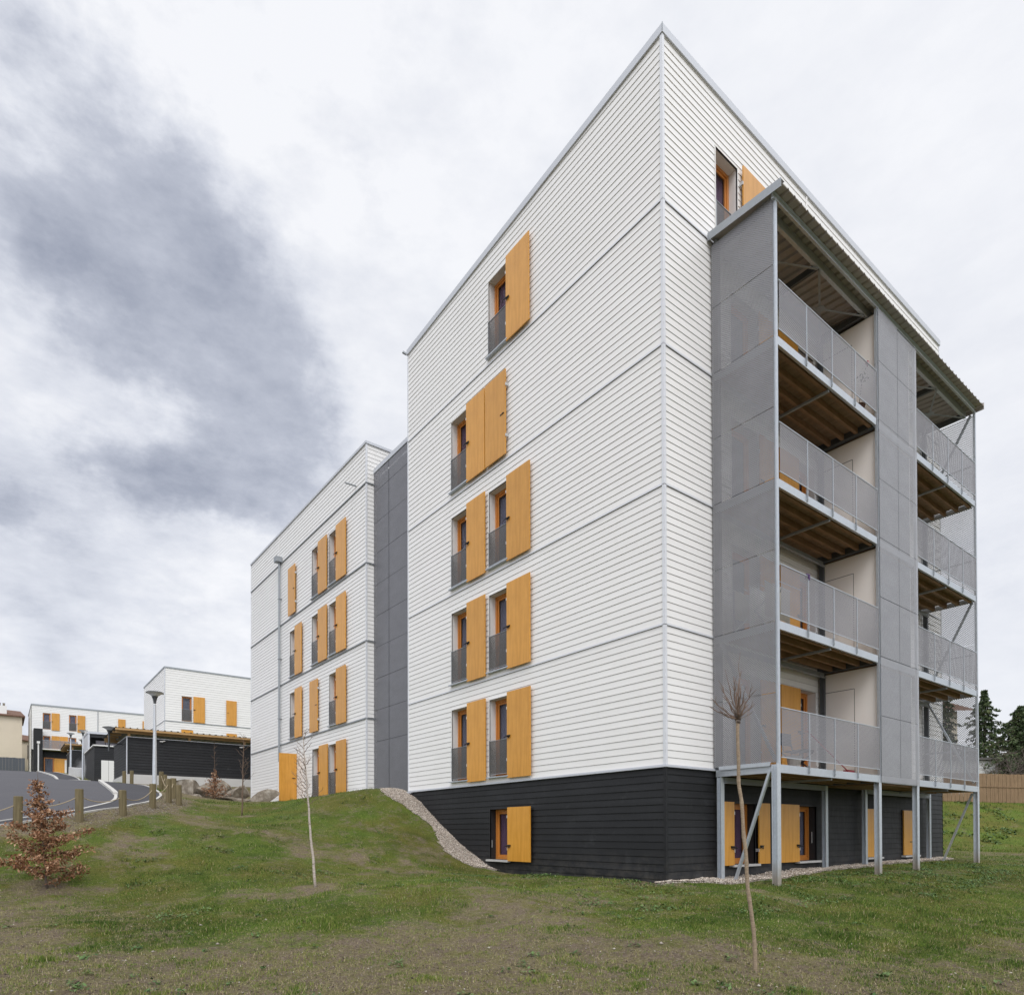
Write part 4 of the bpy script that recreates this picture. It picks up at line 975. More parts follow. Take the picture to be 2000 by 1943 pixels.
# ------------------------------------------------------------------ carports and outbuildings
def carport(x0,x1,y0,y1,zg,zw0,zw1,zr,label,group=None):
    e=empty('carport',(x0,y0,zg),label,'carport')
    n=max(4,int((zw1-zw0)/.147))
    mb=MB();siding(mb,(0,y0,0),(1,0,0),(0,-1,0),x0,x1,zw0,zw1,n,[],None,.004,-.016,gap=.022);mb.build('wall',[M['black'],M['black']],e)
    mb=MB();siding(mb,(x0,0,0),(0,1,0),(-1,0,0),y0,y1,zw0,zw1,n,[],None,.004,-.016,gap=.022);mb.build('wall',[M['black'],M['black']],e)
    MB().box((x0-.03,y0-.02,zw0),(x0+.02,y0+.03,zw1)).build('corner_trim',M['coping'],e)
    MB().box((x0-.03,y0-.03,zw1),(x1,y0+.1,zw1+.03)).box((x0-.03,y0+.1,zw1),(x0+.1,y1,zw1+.03)).build('wall_cap',M['coping'],e)
    if zw0-zg>.2:MB().box((x0-.05,y0-.06,zg-.6),(x1,y1,zw0-.003)).build('plinth',M['plinth'],e)
    k=0;xx=x0+.12
    while xx<x1:
        MB().box((xx-.06,y0+.12,zw0),(xx+.06,y0+.24,zr-.14)).build('post',M['eaves'],e)
        if y1-y0>3 or k==0:MB().box((xx-.06,y1-.3,zw0),(xx+.06,y1-.18,zr-.14)).build('post',M['eaves'],e)
        xx+=3.0;k+=1
    for yy in(y0+.18,y1-.24):MB().box((x0-.5,yy-.05,zr-.22),(x1,yy+.05,zr-.06)).build('roof_beam',M['eaves'],e)
    for yy in np.arange(y0-.25,y1,1.1):MB().box((x0-.55,yy,zr-.14),(x0+.0,yy+.07,zr-.03)).build('rafter',M['eaves'],e)
    mb=MB();x=x0-.6;pr=[]
    while x<x1:
        for dx,dz in((0,0),(.04,.045),(.07,.045),(.11,0)):pr.append((x+dx,dz))
        x+=.33
    ya,yb=y0-.35,y1+.2
    for (p,pz),(q,qz) in zip(pr,pr[1:]):mb.face([(p,ya,zr+pz),(q,ya,zr+qz),(q,yb,zr+qz),(p,yb,zr+pz)])
    mb.build('roof',M['roofsheet'],e)
    MB().box((x0-.58,ya+.01,zr-.12),(x1,ya+.05,zr-.012)).build('fascia',M['eaves'],e)
    return e
carport(-5.14,6.5,31.06,36.0,1.33,1.83,3.80,4.22,'long black boarded carport with corrugated roof on timber in front of the white block')
carport(-4.85,-2.2,68.3,74,5.0,5.0,6.92,7.50,'small distant black boarded carport with timber edged roof behind the lamp')
for x in(-3.45,.75):
    e=empty('wall_light',(x,30.95,3.55),'small white tube light under the carport eave '+('near the tall street lamp' if x<0 else 'near the white block corner'),'wall light','tube lights on the carport');MB().tube([(x-.13,30.93,3.66),(x+.13,30.93,3.70)],.025,8).build('tube',M['wpaint'],e);MB().box((x-.03,30.95,3.62),(x+.03,31.05,3.67)).build('bracket',M['coping'],e)
# flat roofed bin store with white doors
e=empty('bin_store',(-4.75,49.74,2.4),'flat roofed black boarded store with white doors and white coping','shed')
for a in ((( 0,49.74,0),(1,0,0),(0,-1,0),-4.75,-1.2,[(-4.30,-3.3,2.42,4.29)]),((-4.75,0,0),(0,1,0),(-1,0,0),49.74,57.0,[])):
    mb=MB();siding(mb,a[0],a[1],a[2],a[3],a[4],2.0,5.36,23,a[5],None,.004,-.02,gap=.028);mb.build('wall',[M['black'],M['black']],e)
MB().box((-4.85,49.64,5.36),(-1.2,57.1,5.45)).build('roof',M['wpaint'],e)
MB().box((-4.30,49.73,2.42),(-3.82,49.78,4.29)).build('door',M['wpaint'],e);MB().box((-3.80,49.73,2.42),(-3.3,49.78,4.29)).build('door',M['wpaint'],e)
# grey framed loggia block
e=empty('loggia_block',(-3.9,61.6,3.2),'grey framed loggia block with dark recessed balcony seen above the black store','apartment building')
MB().box((-4.1,61.5,3.0),(-3.95,66,7.95)).build('side_wall',M['coping'],e);MB().box((-1.2,61.5,3.0),(-1.05,66,7.95)).build('side_wall',M['coping'],e)
MB().box((-4.15,61.45,7.8),(-1.0,66,8.0)).build('roof',M['coping'],e)
MB().box((-3.95,63.2,3.2),(-1.2,63.3,7.8)).build('wall',M['darkreveal'],e)
MB().box((-3.95,61.55,3.2),(-1.2,63.2,6.35)).build('base_wall',M['black'],e)
MB().box((-3.9,61.6,7.5),(-1.2,61.7,7.8)).build('lintel',M['darkreveal'],e)
for x in(-3.3,-2.5):MB().box((x,63.1,6.4),(x+.75,63.19,7.4)).build('window',M['curtain'],e)
# ------------------------------------------------------------------ street lamps
def lamp(x,y,zg,zt_,label,sc=1,bracket=False):
    e=empty('street_lamp',(x,y,zg),label,'street lamp','street lamps along the path')
    if not bracket:MB().lathe((x,y,zg-.05),[(.085*sc,0),(.08*sc,1.2),(.045*sc,zt_-zg-.5)],14).build('pole',M['lampmetal'],e)
    else:MB().lathe((x,y,zt_-1.35),[(.05,0),(.05,.85)],12).build('pole',M['lampdark'],e)
    MB().lathe((x,y,zt_-.50),[(.05*sc,0),(.06*sc,.10),(.085*sc,.20),(.115*sc,.26),(.115*sc,.275)],16).build('lamp_cone',M['lampdark'],e)
    MB().lathe((x,y,zt_-.22),[(.10*sc,0),(.20*sc,.075),(.315*sc,.135)],20).build('lamp_glass',M['lglass'],e)
    MB().lathe((x,y,zt_-.09),[(.33*sc,0),(.30*sc,.035),(.12*sc,.07),(.02,.08)],24).build('lamp_shade',M['lampdark'],e)
    return e
lamp(-5.63,20.42,.2,4.32,'nearest and tallest street lamp standing by the bollards in front of the carport')
e=lamp(-5.75,32.9,3.5,4.55,'street lamp head on a short bracket at the left end of the long carport',1,True)
MB().tube([(-5.75,32.9,3.62),(-5.1,32.9,3.62)],.03,8).build('bracket_arm',M['lampdark'],e)
lamp(-5.25,52.6,2.9,6.9,'white street lamp standing beside the flat roofed black store')
lamp(-5.16,65.0,4.1,8.2,'distant street lamp in front of the orange shutters of the far block')
lamp(-3.5,73.8,4.9,8.75,'farthest small street lamp seen behind the small carport')
# white drain post
e=empty('vent_post',(-6.9,84.5,6.0),'thin white pipe post with square cap before the black wall of the far block','post')
MB().tube([(-6.9,84.5,5.6),(-6.9,84.5,9.2)],.07,8).build('pole',M['wpaint'],e);MB().box((-7.05,84.35,9.2),(-6.75,84.65,9.45)).build('cap',M['wpaint'],e)
# low white parapet curving by the steam
mb=MB();pt=catmull([(-5.3,64),(-4.9,60),(-4.85,57.5)],5)
for a,b in zip(pt,pt[1:]):mb.bar((a[0],a[1],float(H(*a))+.35),(b[0],b[1],float(H(*b))+.3),.2,.9)
setp(mb.build('low_wall',M['plinth']),'low white curved wall at the far pavement next to the steam','low wall')
# ------------------------------------------------------------------ bollards and ropes
bl_=[(-11.6,8.65,'bollard cut by the left edge of the lawn, first of the row'),(-10.23,9.06,'timber bollard behind the russet leafed sapling'),(-9.06,9.56,'timber bollard second right of the russet sapling, standing on the verge'),(-8.10,10.09,'timber bollard at the meeting of the two pale kerbs'),(-7.09,12.2,'timber bollard in front of the tall street lamp'),
(-6.35,13.9,'leaning short timber bollard right of the tall lamp, nearest of the cluster'),(-6.10,13.70,'rightmost timber bollard of the cluster before the boulders'),(-5.94,15.3,'timber bollard half hidden in the cluster before the boulders'),(-5.23,21.4,'timber bollard rear left of the cluster against the white plinth'),(-4.70,23.4,'rear timber bollard of the cluster against the white plinth'),
(-5.50,29.3,'short timber bollard by the white doors of the store, left one'),(-5.18,29.2,'short timber bollard by the carport corner, right one')]
tops=[]
for i,(x,y,lab) in enumerate(bl_):
    z=float(H(x,y));h=.68+(.06*((i*7)%3-1));r_=.087;lx,ly=random.uniform(-.015,.015),random.uniform(-.015,.015)
    e=empty('bollard',(x,y,z),lab,'bollard','timber bollards along the path')
    mb=MB();mb.smooth=False
    mb.tube([(x,y,z-.2),(x+lx*.5,y+ly*.5,z+h*.5),(x+lx,y+ly,z+h-.012),(x+lx,y+ly,z+h)],[r_*1.02,r_,r_,r_*.93],18);mb.build('post',M['post'],e)
    tops.append(Vector((x+lx,y+ly,z+h)))
for a,b in((0,1),(1,2),(2,3),(3,4),(4,5),(5,7),(7,8),(8,9)):
    p,q=tops[a],tops[b];L=(q-p).length;sag=.10+.035*L
    pts=[p.lerp(q,t_/12)-Vector((0,0,.16+sag*4*(t_/12)*(1-t_/12))) for t_ in range(13)]
    mb=MB();mb.tube(pts,.011,6)
    names=['from the frame edge','behind the russet sapling','right of the russet sapling','left of the tall lamp','in front of the tall lamp','in the cluster','towards the rear posts','between the rear posts']
    o=mb.build('rope',M['rope']);setp(o,'sagging rope between two timber bollards '+names[[0,1,2,3,4,5,7,8].index(a)],'rope','ropes between bollards')
# ------------------------------------------------------------------ boulders
def boulder(c,s,seed,label):
    bm_v=[];n=7;vs=[];fs=[]
    import bmesh
    bm=bmesh.new();bmesh.ops.create_icosphere(bm,subdivisions=3,radius=1)
    rr=random.Random(seed);planes=[(Vector((rr.gauss(0,1),rr.gauss(0,1),rr.gauss(0,.8))).normalized(),rr.uniform(.36,.62)) for _ in range(9)]
    for v in bm.verts:
        p=v.co.copy()
        for n_,d_ in planes:
            k=p.dot(n_)-d_
            if k>0:p-=n_*k
        p+=p.normalized()*.05*mnoise.noise(p*4+Vector((seed,0,0)))
        v.co=Vector((p.x*s[0]*1.6,p.y*s[1]*1.5,p.z*s[2]*1.65))
    a=rr.uniform(-.4,.4)-.64
    bmesh.ops.rotate(bm,verts=bm.verts,cent=(0,0,0),matrix=Matrix.Rotation(a,3,'Z'))
    me=bpy.data.meshes.new('boulder');bm.to_mesh(me);bm.free();me.materials.append(M['rock'])
    o=bpy.data.objects.new('boulder',me);COL.objects.link(o);o.location=c;setp(o,label,'boulder','boulders retaining the slope below the carport')
for i,(x,y,z,sx,sy,sz,lab) in enumerate([(-4.15,21.95,.42,.58,.45,.40,'angular grey boulder left end of the boulder row, upper'),(-3.2,21.3,.40,.5,.45,.34,'rounded boulder behind the small russet sapling'),(-4.05,21.3,.08,.62,.4,.26,'flat long boulder at the foot of the leftmost boulder'),(-3.3,20.8,.02,.5,.36,.22,'low flat slab boulder left of the small russet sapling'),
    (-2.35,20.55,.30,.55,.4,.28,'pale flat topped boulder right of the small russet sapling'),(-2.6,20.3,-.02,.6,.35,.2,'low boulder under the pale flat topped one'),(-1.55,19.9,.12,.55,.4,.27,'last boulder of the row beside the white building corner')]):
    boulder((x,y,z+.05),(sx,sy,sz),i+3,lab)
# ================================================================== TREES AND SAPLINGS
def leafmesh(name,P,size,mat,parent,shade=None,flat=False,droop=.0):
    """P (n,3) leaf centres, random folded quads"""
    n=len(P);a=rng.normal(0,1,(n,3));a[:,2]*=(.5 if flat else 1);a/=np.linalg.norm(a,axis=1)[:,None]
    b=np.cross(a,rng.normal(0,1,(n,3)));b/=np.linalg.norm(b,axis=1)[:,None]+1e-9;c=np.cross(a,b)
    s_=(size*rng.uniform(.6,1.35,n))[:,None]
    P=P-ORG[parent.name][:] if parent else P
    V=np.stack([P-a*s_,P+b*s_*.45+c*s_*.18,P+a*s_,P-b*s_*.45+c*s_*.18],1).reshape(-1,3)
    F=np.stack([np.arange(n)*4,np.arange(n)*4+1,np.arange(n)*4+2],-1);F2_=np.stack([np.arange(n)*4,np.arange(n)*4+2,np.arange(n)*4+3],-1)
    sh=rng.random(n) if shade is None else shade
    o=npmesh(name,V,np.vstack([F,F2_]),mat,{'shade':np.repeat(sh,4)})
    if parent:o.parent=parent
    return o
def wig(p,q,n,amp,up=0):
    p=Vector(p);q=Vector(q);L=(q-p).length;o=[p]
    for i in range(1,n+1):
        t_=i/n;v=p.lerp(q,t_)+Vector((random.gauss(0,1),random.gauss(0,1),random.gauss(0,.6)))*amp*L*(1 if i<n else .5)
        v.z+=up*L*t_*t_;o.append(v)
    return o
# pollarded foreground sapling
b=Vector((-4.46,-4.61,float(ground(-4.46,-4.61))))
t1=empty('young_tree',b,'bare pollarded young tree with knotted twig head on a curved trunk, nearest the camera','tree')
ctrl=[(0,0,-.05),(.0,0,.08),(-.010,0,.35),(-.035,.0,.57),(-.065,.01,.88),(-.085,.0,1.16),(-.10,.01,1.38),(-.125,0,1.68),(-.145,.01,1.88),(-.155,0,2.10),(-.162,0,2.36),(-.16,.0,2.52)]
S3=Vector((.80,-.60,0))
cp=catmull([( S3.x*c[0],S3.y*c[0]+c[1],c[2]) for c in ctrl],6)
pts=[b+Vector(c) for c in cp]
rad=[.021-.005*i/len(pts)+(.0028 if i%7==0 else 0)+random.uniform(-.0007,.0007) for i in range(len(pts))];rad[0]=rad[1]=.027
mb=MB();mb.smooth=True;mb.tube(pts,rad,12);mb.build('trunk',M['bark'],t1)
top=pts[-1];mb=MB();mb.smooth=True
for i in range(16):
    a=random.uniform(0,6.28);o_=Vector((math.cos(a)*.018,math.sin(a)*.018,random.uniform(-.05,.10)));mb.tube([top+o_*.5,top+o_,top+o_*1.3+Vector((0,0,.015))],[.016,.019,.009],6)
mb.build('knots',M['dtwig'],t1);mb=MB();mb.smooth=True
tw=[(.42,1.05,.93),(.20,.5,.55),(-.28,.45,.60),(-.06,.05,.50),(.09,.1,.47),(.30,.55,.30),(-.48,.25,.33),(-.50,.35,.22),(-.36,.5,.30),(.36,.2,.24),(.10,.4,.62),(-.15,-.3,.56),(.05,-.5,.42),(.22,-.3,.44),(-.12,-.6,.38),(-.25,.2,.42),(.16,.2,.30),(-.20,.2,.72),(.30,.1,.10),(-.33,.1,.13),(.0,.3,.36)]
V3=Vector((.6,.8,0))
for i,(s_,f_,z_) in enumerate(tw):
    e_=top+S3*s_*(.52 if i else .34)+V3*f_*.3+Vector((0,0,z_*.72 if i else .76))
    lat=min(1,abs(s_)*1.7);w_=wig(top+Vector((random.uniform(-.012,.012),random.uniform(-.012,.012),.01)),e_-Vector((0,0,.22*lat*(e_-top).length)),6,.022,.26*lat)
    r0=random.uniform(.0065,.010) if z_>.15 else .004
    mb.tube(w_,[r0*(1-.75*k/6) for k in range(7)],6)
    for q in range(3):
        k=random.randint(2,5);pp_=w_[k];mb.tube(wig(pp_,pp_+(w_[k]-w_[k-1]).normalized()*.07+Vector((random.gauss(0,.025),random.gauss(0,.025),.02)),3,.03),[.003,.0025,.002,.001],5)
    mb.tube([w_[0].lerp(w_[2],.5),w_[1]],[r0*1.7,r0*1.2],6)
mb.build('twigs',M['twig'],t1)
# slim birch-like sapling
def slim(x,y,h,label,lean=(0,0),mat='birch',nb=22,r0=.024,low=.45,bl=.45,seed=1,name='young_tree'):
    random.seed(seed);b=Vector((x,y,float(ground(x,y))));t=empty(name,b,label,'tree')
    n=16;pts=[b+Vector((lean[0]*(k/n)**.8+random.gauss(0,.006),lean[1]*(k/n)+random.gauss(0,.006),h*k/n)) for k in range(n+1)];pts[0].z-=.08
    mb=MB();mb.smooth=True;mb.tube(pts,[r0*(1-.82*(k/n)**1.3) for k in range(n+1)],10);mb.build('trunk',M[mat],t)
    mb=MB();mb.smooth=True
    for i in range(nb):
        f_=low+(1-low)*(i+random.random())/nb*.96;k=f_*n;p=pts[int(k)].lerp(pts[min(n,int(k)+1)],k%1)
        a=random.uniform(0,6.28);L=bl*(1.15-f_)*random.uniform(.7,1.3)+.10
        e_=p+Vector((math.cos(a)*L*.72,math.sin(a)*L*.72,L*random.uniform(.5,.85)))
        w_=wig(p,e_,5,.03);mb.tube(w_,[.0065*(1-.7*q/5) for q in range(6)],5)
        for q in range(3):
            k=random.randint(1,4);mb.tube(wig(w_[k],w_[k]+Vector((random.gauss(0,.09),random.gauss(0,.09),random.uniform(.04,.14)))*(L*2),3,.03),[.0035,.003,.0025,.0015],4)
    mb.build('branches',M['twig'] if mat!='dtwig' else M['dtwig'],t);return t,pts
slim(-5.91,3.22,2.85,'slim pale barked bare sapling in the middle of the lawn before the left block',(-.20,.12),'birch',24,.026,.50,.5,4)
slim(-4.5,12.7,2.55,'thin bare sapling at the far corner of the left block by the boulders',(.06,-.02),'twig',20,.024,.4,.55,9)
slim(-11.0,9.9,2.0,'bare twiggy sapling directly behind the russet leafed one',(.1,.1),'twig',12,.014,.3,.6,12)
slim(-13.4,13.2,1.7,'tiny bare shrub sapling at the far left road edge',(.1,0),'twig',10,.012,.2,.4,15)
def beech(x,y,h,R_,n,label,seed,leaf=.03,lean=0):
    random.seed(seed);b=Vector((x,y,float(ground(x,y))));t=empty('young_beech',b,label,'tree')
    m=14;pts=[b+Vector((lean*(k/m),0,h*k/m))+Vector((random.gauss(0,.012),random.gauss(0,.012),0)) for k in range(m+1)];pts[0].z-=.08
    mb=MB();mb.smooth=True;mb.tube(pts,[.020*h/2.2*(1-.85*k/m) for k in range(m+1)],8);mb.build('trunk',M['dtwig'],t)
    mb=MB();LP=[]
    for i in range(34):
        f_=.06+.86*(i+random.random()*.8)/34;k=f_*m;p=pts[int(k)].lerp(pts[min(m,int(k)+1)],k%1)
        prof=R_*(1-f_)**.75*(1.15 if .12<f_<.5 else 1.0)*(1 if f_<.62 else .62);a=i*2.4+random.uniform(-.5,.5);L=prof*random.uniform(.65,1.15)
        e_=p+Vector((math.cos(a)*L,math.sin(a)*L,L*random.uniform(.05,.42)));w_=wig(p,e_,5,.035);mb.tube(w_,[.007*(1-.75*q/5) for q in range(6)],5)
        for q in range(int(n/34*(.3+1.1*L/R_) if f_<.72 else n/34*.22)):
            t_=random.uniform(.04,1.03);kk=min(4,int(t_*5));c=w_[kk].lerp(w_[kk+1],min(1,t_*5-kk))
            LP.append((c.x+random.gauss(0,.045),c.y+random.gauss(0,.045),c.z+random.gauss(0,.035)-.02))
    mb.build('branches',M['dtwig'],t)
    leafmesh('leaves',np.array(LP),leaf,M['beech'],t,np.clip(rng.normal(.5,.25,len(LP)),0,1))
    return t
beech(-9.87,5.56,2.05,.80,6600,'young beech with russet dead leaves in the left foreground',21,.030,-.16)
beech(-3.5,19.85,1.3,.5,1300,'small russet leafed sapling standing in front of the boulders',33,.035)
slim(-3.5,19.89,2.45,'thin leafless top stem rising from the small russet sapling by the boulders',(-.03,0),'twig',7,.014,.5,.25,17)
# --- right side: fence, shed, house, trees
fence('fence',(33.2,10.3),(42.6,2.9),H,1.78,'brown vertical board fence on top of the grassy bank','fence','fence',None,'darksteel',.12,[.98],.012)
fence('fence',(28.0,14.2),(33.1,10.38),H,1.78,'brown board fence stretch glimpsed under the balcony behind the last column','fence','fence',None,'darksteel',.12,[.98],.012)
e=empty('fence_post',(33.15,10.2,.5),'dark tall gate post joining the two stretches of brown fence','post')
MB().box((33.08,10.22,.3),(33.22,10.36,2.75)).build('post',M['latch'],e)
e=empty('shed',(61,12.4,2),'small white shed with dark corrugated roof behind the fence','shed')
def xf(pts):return pts
c=Vector((61.2,12.8));dv=Vector((.8,-.6));dn=Vector((.6,.8))
def obox(mb,c,a0,a1,b0,b1,z0,z1):
    k=len(mb.v)
    for z in(z0,z1):
        for a,b in((a0,b0),(a1,b0),(a1,b1),(a0,b1)):
            p=c+dv*a+dn*b;mb.v.append((p.x,p.y,z))
    for t_ in((0,3,2,1),(4,5,6,7),(0,1,5,4),(1,2,6,5),(2,3,7,6),(3,0,4,7)):mb.f.append(tuple(k+j for j in t_));mb.m.append(0)
mb=MB();obox(mb,c,-4,1.45,0,4,1.5,5.15);mb.build('wall',M['wpaint'],e)
mb=MB();obox(mb,c,-4,1.47,-.02,0,4.4,4.46);obox(mb,c,1.38,1.50,-.04,0,1.5,5.15);mb.build('trim',M['coping'],e)
mb=MB();obox(mb,c,-4.2,2.2,-.4,4.2,5.18,5.3)
for i in range(22):obox(mb,c,-4.2+i*.29,-4.1+i*.29,-.42,4.2,5.3,5.37)
mb.build('roof',M['roofsheet'],e)
e=empty('house',(76,20,4),'cream house with brown roof seen through the mesh screen of the end balcony','house')
c=Vector((76,20.4));mb=MB();obox(mb,c,-6,1.2,0,8,3,12.4);mb.build('wall',M['render'],e)
mb=MB();k=[c+dv*a+dn*b for a,b in((-7,-1),(3,-1),(3,4),(-7,4))]
mb.face([(k[0].x,k[0].y,12.3),(k[1].x,k[1].y,12.3),(k[2].x,k[2].y,14.2),(k[3].x,k[3].y,14.2)]);mb.build('roof',M['tiles'],e)
def conifer(x,y,h,R_,label,seed,nb=90,dens=26,leaf=.16,tier=False,z0=None,name='conifer_tree',low=.08):
    random.seed(seed);z=float(H(x,y)) if z0 is None else z0;b=Vector((x,y,z));t=empty(name,b,label,'tree')
    mb=MB();mb.tube([b-Vector((0,0,.3)),b+Vector((0,0,h*.5)),b+Vector((0,0,h*.99))],[R_*.06,R_*.035,.02],10);mb.build('trunk',M['dtwig'],t)
    mb=MB();LP=[];SH=[]
    for i in range(nb):
        f_=low+(1-low)*(i+random.random())/nb
        if tier:f_=low+(1-low)*(round((f_-low)*16)/16+random.gauss(0,.009))
        f_=min(.985,f_)
        L=R_*(1-f_)**.85*random.choice((random.uniform(.35,.7),random.uniform(.7,1.3)))+.10*R_*.3;a=i*2.399+random.uniform(-.3,.3)
        p=b+Vector((0,0,h*f_));dz=(.10 if tier else -.18)*L+random.gauss(0,.05)*L
        e_=p+Vector((math.cos(a)*L,math.sin(a)*L,dz));w_=[p,p.lerp(e_,.5)+Vector((0,0,.10*L)),e_];mb.tube(w_,[.02+.010*L,.012+.006*L,.006],5)
        sh=random.uniform(.15,.75)
        m=int(dens*(.4+L/R_*1.5))
        side=Vector((-math.sin(a),math.cos(a),0))
        for q in range(m):
            t_=random.uniform(.12,1.0)**.8;c=w_[0].lerp(w_[1],t_*2) if t_<.5 else w_[1].lerp(w_[2],t_*2-1)
            wd=.20*L*(1.05-t_)+.07
            c=c+side*random.uniform(-wd,wd)+Vector((0,0,-random.uniform(0,.05 if tier else .22)*(.5+.3*L)))
            LP.append(tuple(c));SH.append(min(.95,max(0,sh+random.gauss(0,.14))))
    mb.build('branches',M['dtwig'],t)
    leafmesh('crown',np.array(LP),leaf,M['needle'],t,np.array(SH),flat=tier)
    return t
conifer(68.5,5.2,14.5,8.6,'big layered cedar cut by the right edge of the photo',5,210,110,.14,True)
conifer(64.2,10.6,8.6,5.4,'green bushy conifer left of the big cedar, behind the bare shrubs',8,230,60,.15)
conifer(72.5,15.8,10.8,4.3,'dark ragged conifer directly right of the last balcony column',9,170,46,.16)
conifer(69,18.2,11.6,2.8,'dark conifer half hidden behind the last balcony column',10,120,44,.15)
conifer(73,22.5,12.0,4.2,'dark conifer glimpsed through the end balcony screen',14,150,50,.2)
def thicket(x,y,w,h,label,seed,n=26,name='bare_shrub',leaves=0):
    random.seed(seed);z=float(H(x,y));b=Vector((x,y,z));t=empty(name,b,label,'shrub','leafless shrubs behind the fence' if not leaves else None)
    mb=MB();LP=[]
    for i in range(n):
        p=b+S3*random.uniform(-w/2,w/2)*.7+V3*random.uniform(-.6,.6);e_=p+S3*random.gauss(0,w*.24)+V3*random.gauss(0,.5)+Vector((0,0,h*random.uniform(.6,1)))
        w_=wig(p,e_,6,.05);mb.tube(w_,[.035*(1-.8*q/6) for q in range(7)],4,caps=False)
        for q in range(16):
            k=random.randint(1,5);d=Vector((random.gauss(0,1),random.gauss(0,1),random.gauss(.5,.7)))*h*.13
            v_=wig(w_[k],w_[k]+d,3,.08);mb.tube(v_,[.014,.011,.008,.005],3,caps=False)
            for r_ in range(2):
                d2=Vector((random.gauss(0,1),random.gauss(0,1),random.gauss(.3,.7)))*h*.06;mb.tube([v_[2],v_[2]+d2],[.007,.004],3,caps=False)
            if leaves:
                for _ in range(leaves):
                    c=v_[2]+Vector((random.gauss(0,.22),random.gauss(0,.22),random.gauss(0,.2)));LP.append(tuple(c))
    mb.build('twigs',M['dtwig'],t)
    if leaves:leafmesh('leaves',np.array(LP),.09,M['shrub'],t)
thicket(55,8.4,4.5,4.6,'tangled leafless grey shrub behind the fence nearest the shed',3,34)
thicket(57.5,6.0,4.5,5.0,'tangled leafless grey shrub behind the fence towards the right edge',4,34)
thicket(60,2.6,4.5,4.6,'tangled leafless grey shrub cut by the right edge',6,30)
thicket(52.2,8.6,3.6,2.2,'low dark bush tangle just above the fence top beside the shed',13,26,'low_shrub',3)
thicket(47.2,2.1,1.8,3.0,'bright green leafy bush at the right edge above the fence',7,20,'leafy_shrub',16)
# ================================================================== SMALL THINGS ON THE BALCONIES
e=empty('flower_pot',(5.55,-1.25,ZL[3]),'potted red flower on the top left balcony beside the steel column','flower pot')
MB().lathe((5.55,-1.25,ZL[3]),[(.09,0),(.13,.22),(.14,.24)],14).build('pot',M['tiles'],e)
mb=MB();mb.tube([(5.55,-1.25,ZL[3]+.2),(5.6,-1.3,ZL[3]+.8),(5.72,-1.36,ZL[3]+1.22)],[.006,.005,.004],5);mb.build('stem',M['shrub'],e)
nm=NT('red_petals');M['petal']=nm.set((.32,.015,.04),.6);nm=NT('purple_cloth');M['purple']=nm.set((.12,.07,.18),.9);nm=NT('red_plastic');M['redp']=nm.set((.45,.05,.07),.4);nm=NT('towel');M['towel']=nm.set((.50,.47,.40),.9);nm=NT('dark_cloth');M['dcloth']=nm.set((.07,.07,.08),.9)
fl=leafmesh('petals',np.array([(5.74,-1.36,ZL[3]+1.26)])+rng.normal(0,.02,(26,3)),.035,M['petal'],e)
leafmesh('leaves',np.array([(5.62,-1.30,ZL[3]+.9)])+rng.normal(0,.06,(40,3)),.035,M['shrub'],e)
e=empty('flower_pot',(5.2,-1.3,ZL[3]),'small pink flowers in a planter low behind the top railing','flower pot')
MB().box((4.95,-1.38,ZL[3]),(5.5,-1.24,ZL[3]+.1)).build('pot',M['purple'],e);leafmesh('petals',np.array([(5.2,-1.32,ZL[3]+.13)])+rng.normal(0,.03,(50,3))*np.array([4,1,1]),.02,M['petal'],e)
# drying rack with laundry behind the side screen, first floor
e=empty('drying_rack',(2.1,-.7,ZL[1]),'folding drying rack with pale laundry behind the side mesh screen','drying rack')
mb=MB();z=ZL[1]
for p,q in(((1.8,-1.1,z),(2.3,-.3,z+.95)),((1.8,-.3,z),(2.3,-1.1,z+.95)),((2.9,-1.1,z),(2.4,-.3,z+.95)),((2.9,-.3,z),(2.4,-1.1,z+.95))):mb.bar(p,q,.02,.02)
for i in range(7):mb.bar((1.8,-1.2+i*.17,z+.95),(2.9,-1.2+i*.17,z+.95),.008,.008)
mb.build('frame',M['galv'],e)
for i,(y,m,l) in enumerate(((-1.03,'towel',.7),(-.69,'wpaint',.85),(-.35,'towel',.6))):
    mb=MB();n=14
    for j in range(n):
        a=1.85+j*.07;w=.015*math.sin(j*1.1);w2=.015*math.sin((j+1)*1.1)
        mb.face([(a,y+w,z+.96-l),(a+.07,y+w2,z+.96-l),(a+.07,y,z+.965),(a,y,z+.965)])
    o=mb.build('laundry',M[m]);setp(o,['pale towel on the drying rack nearest the railing','white sheet hanging on the middle of the drying rack','short pale towel on the rack nearest the wall'][i],'laundry','laundry on the drying rack')
mb=MB();z=ZL[1]+1.11
mb.tube([(2.75,YF-.02,z-.08),(2.72,YF-.03,z+.02),(2.70,YF,z+.035),(2.68,YF+.03,z-.06)],[.02,.028,.026,.015],7);o=mb.build('cloth',M['purple']);setp(o,'small purple cloth knotted over the railing of the second storey balcony','cloth')
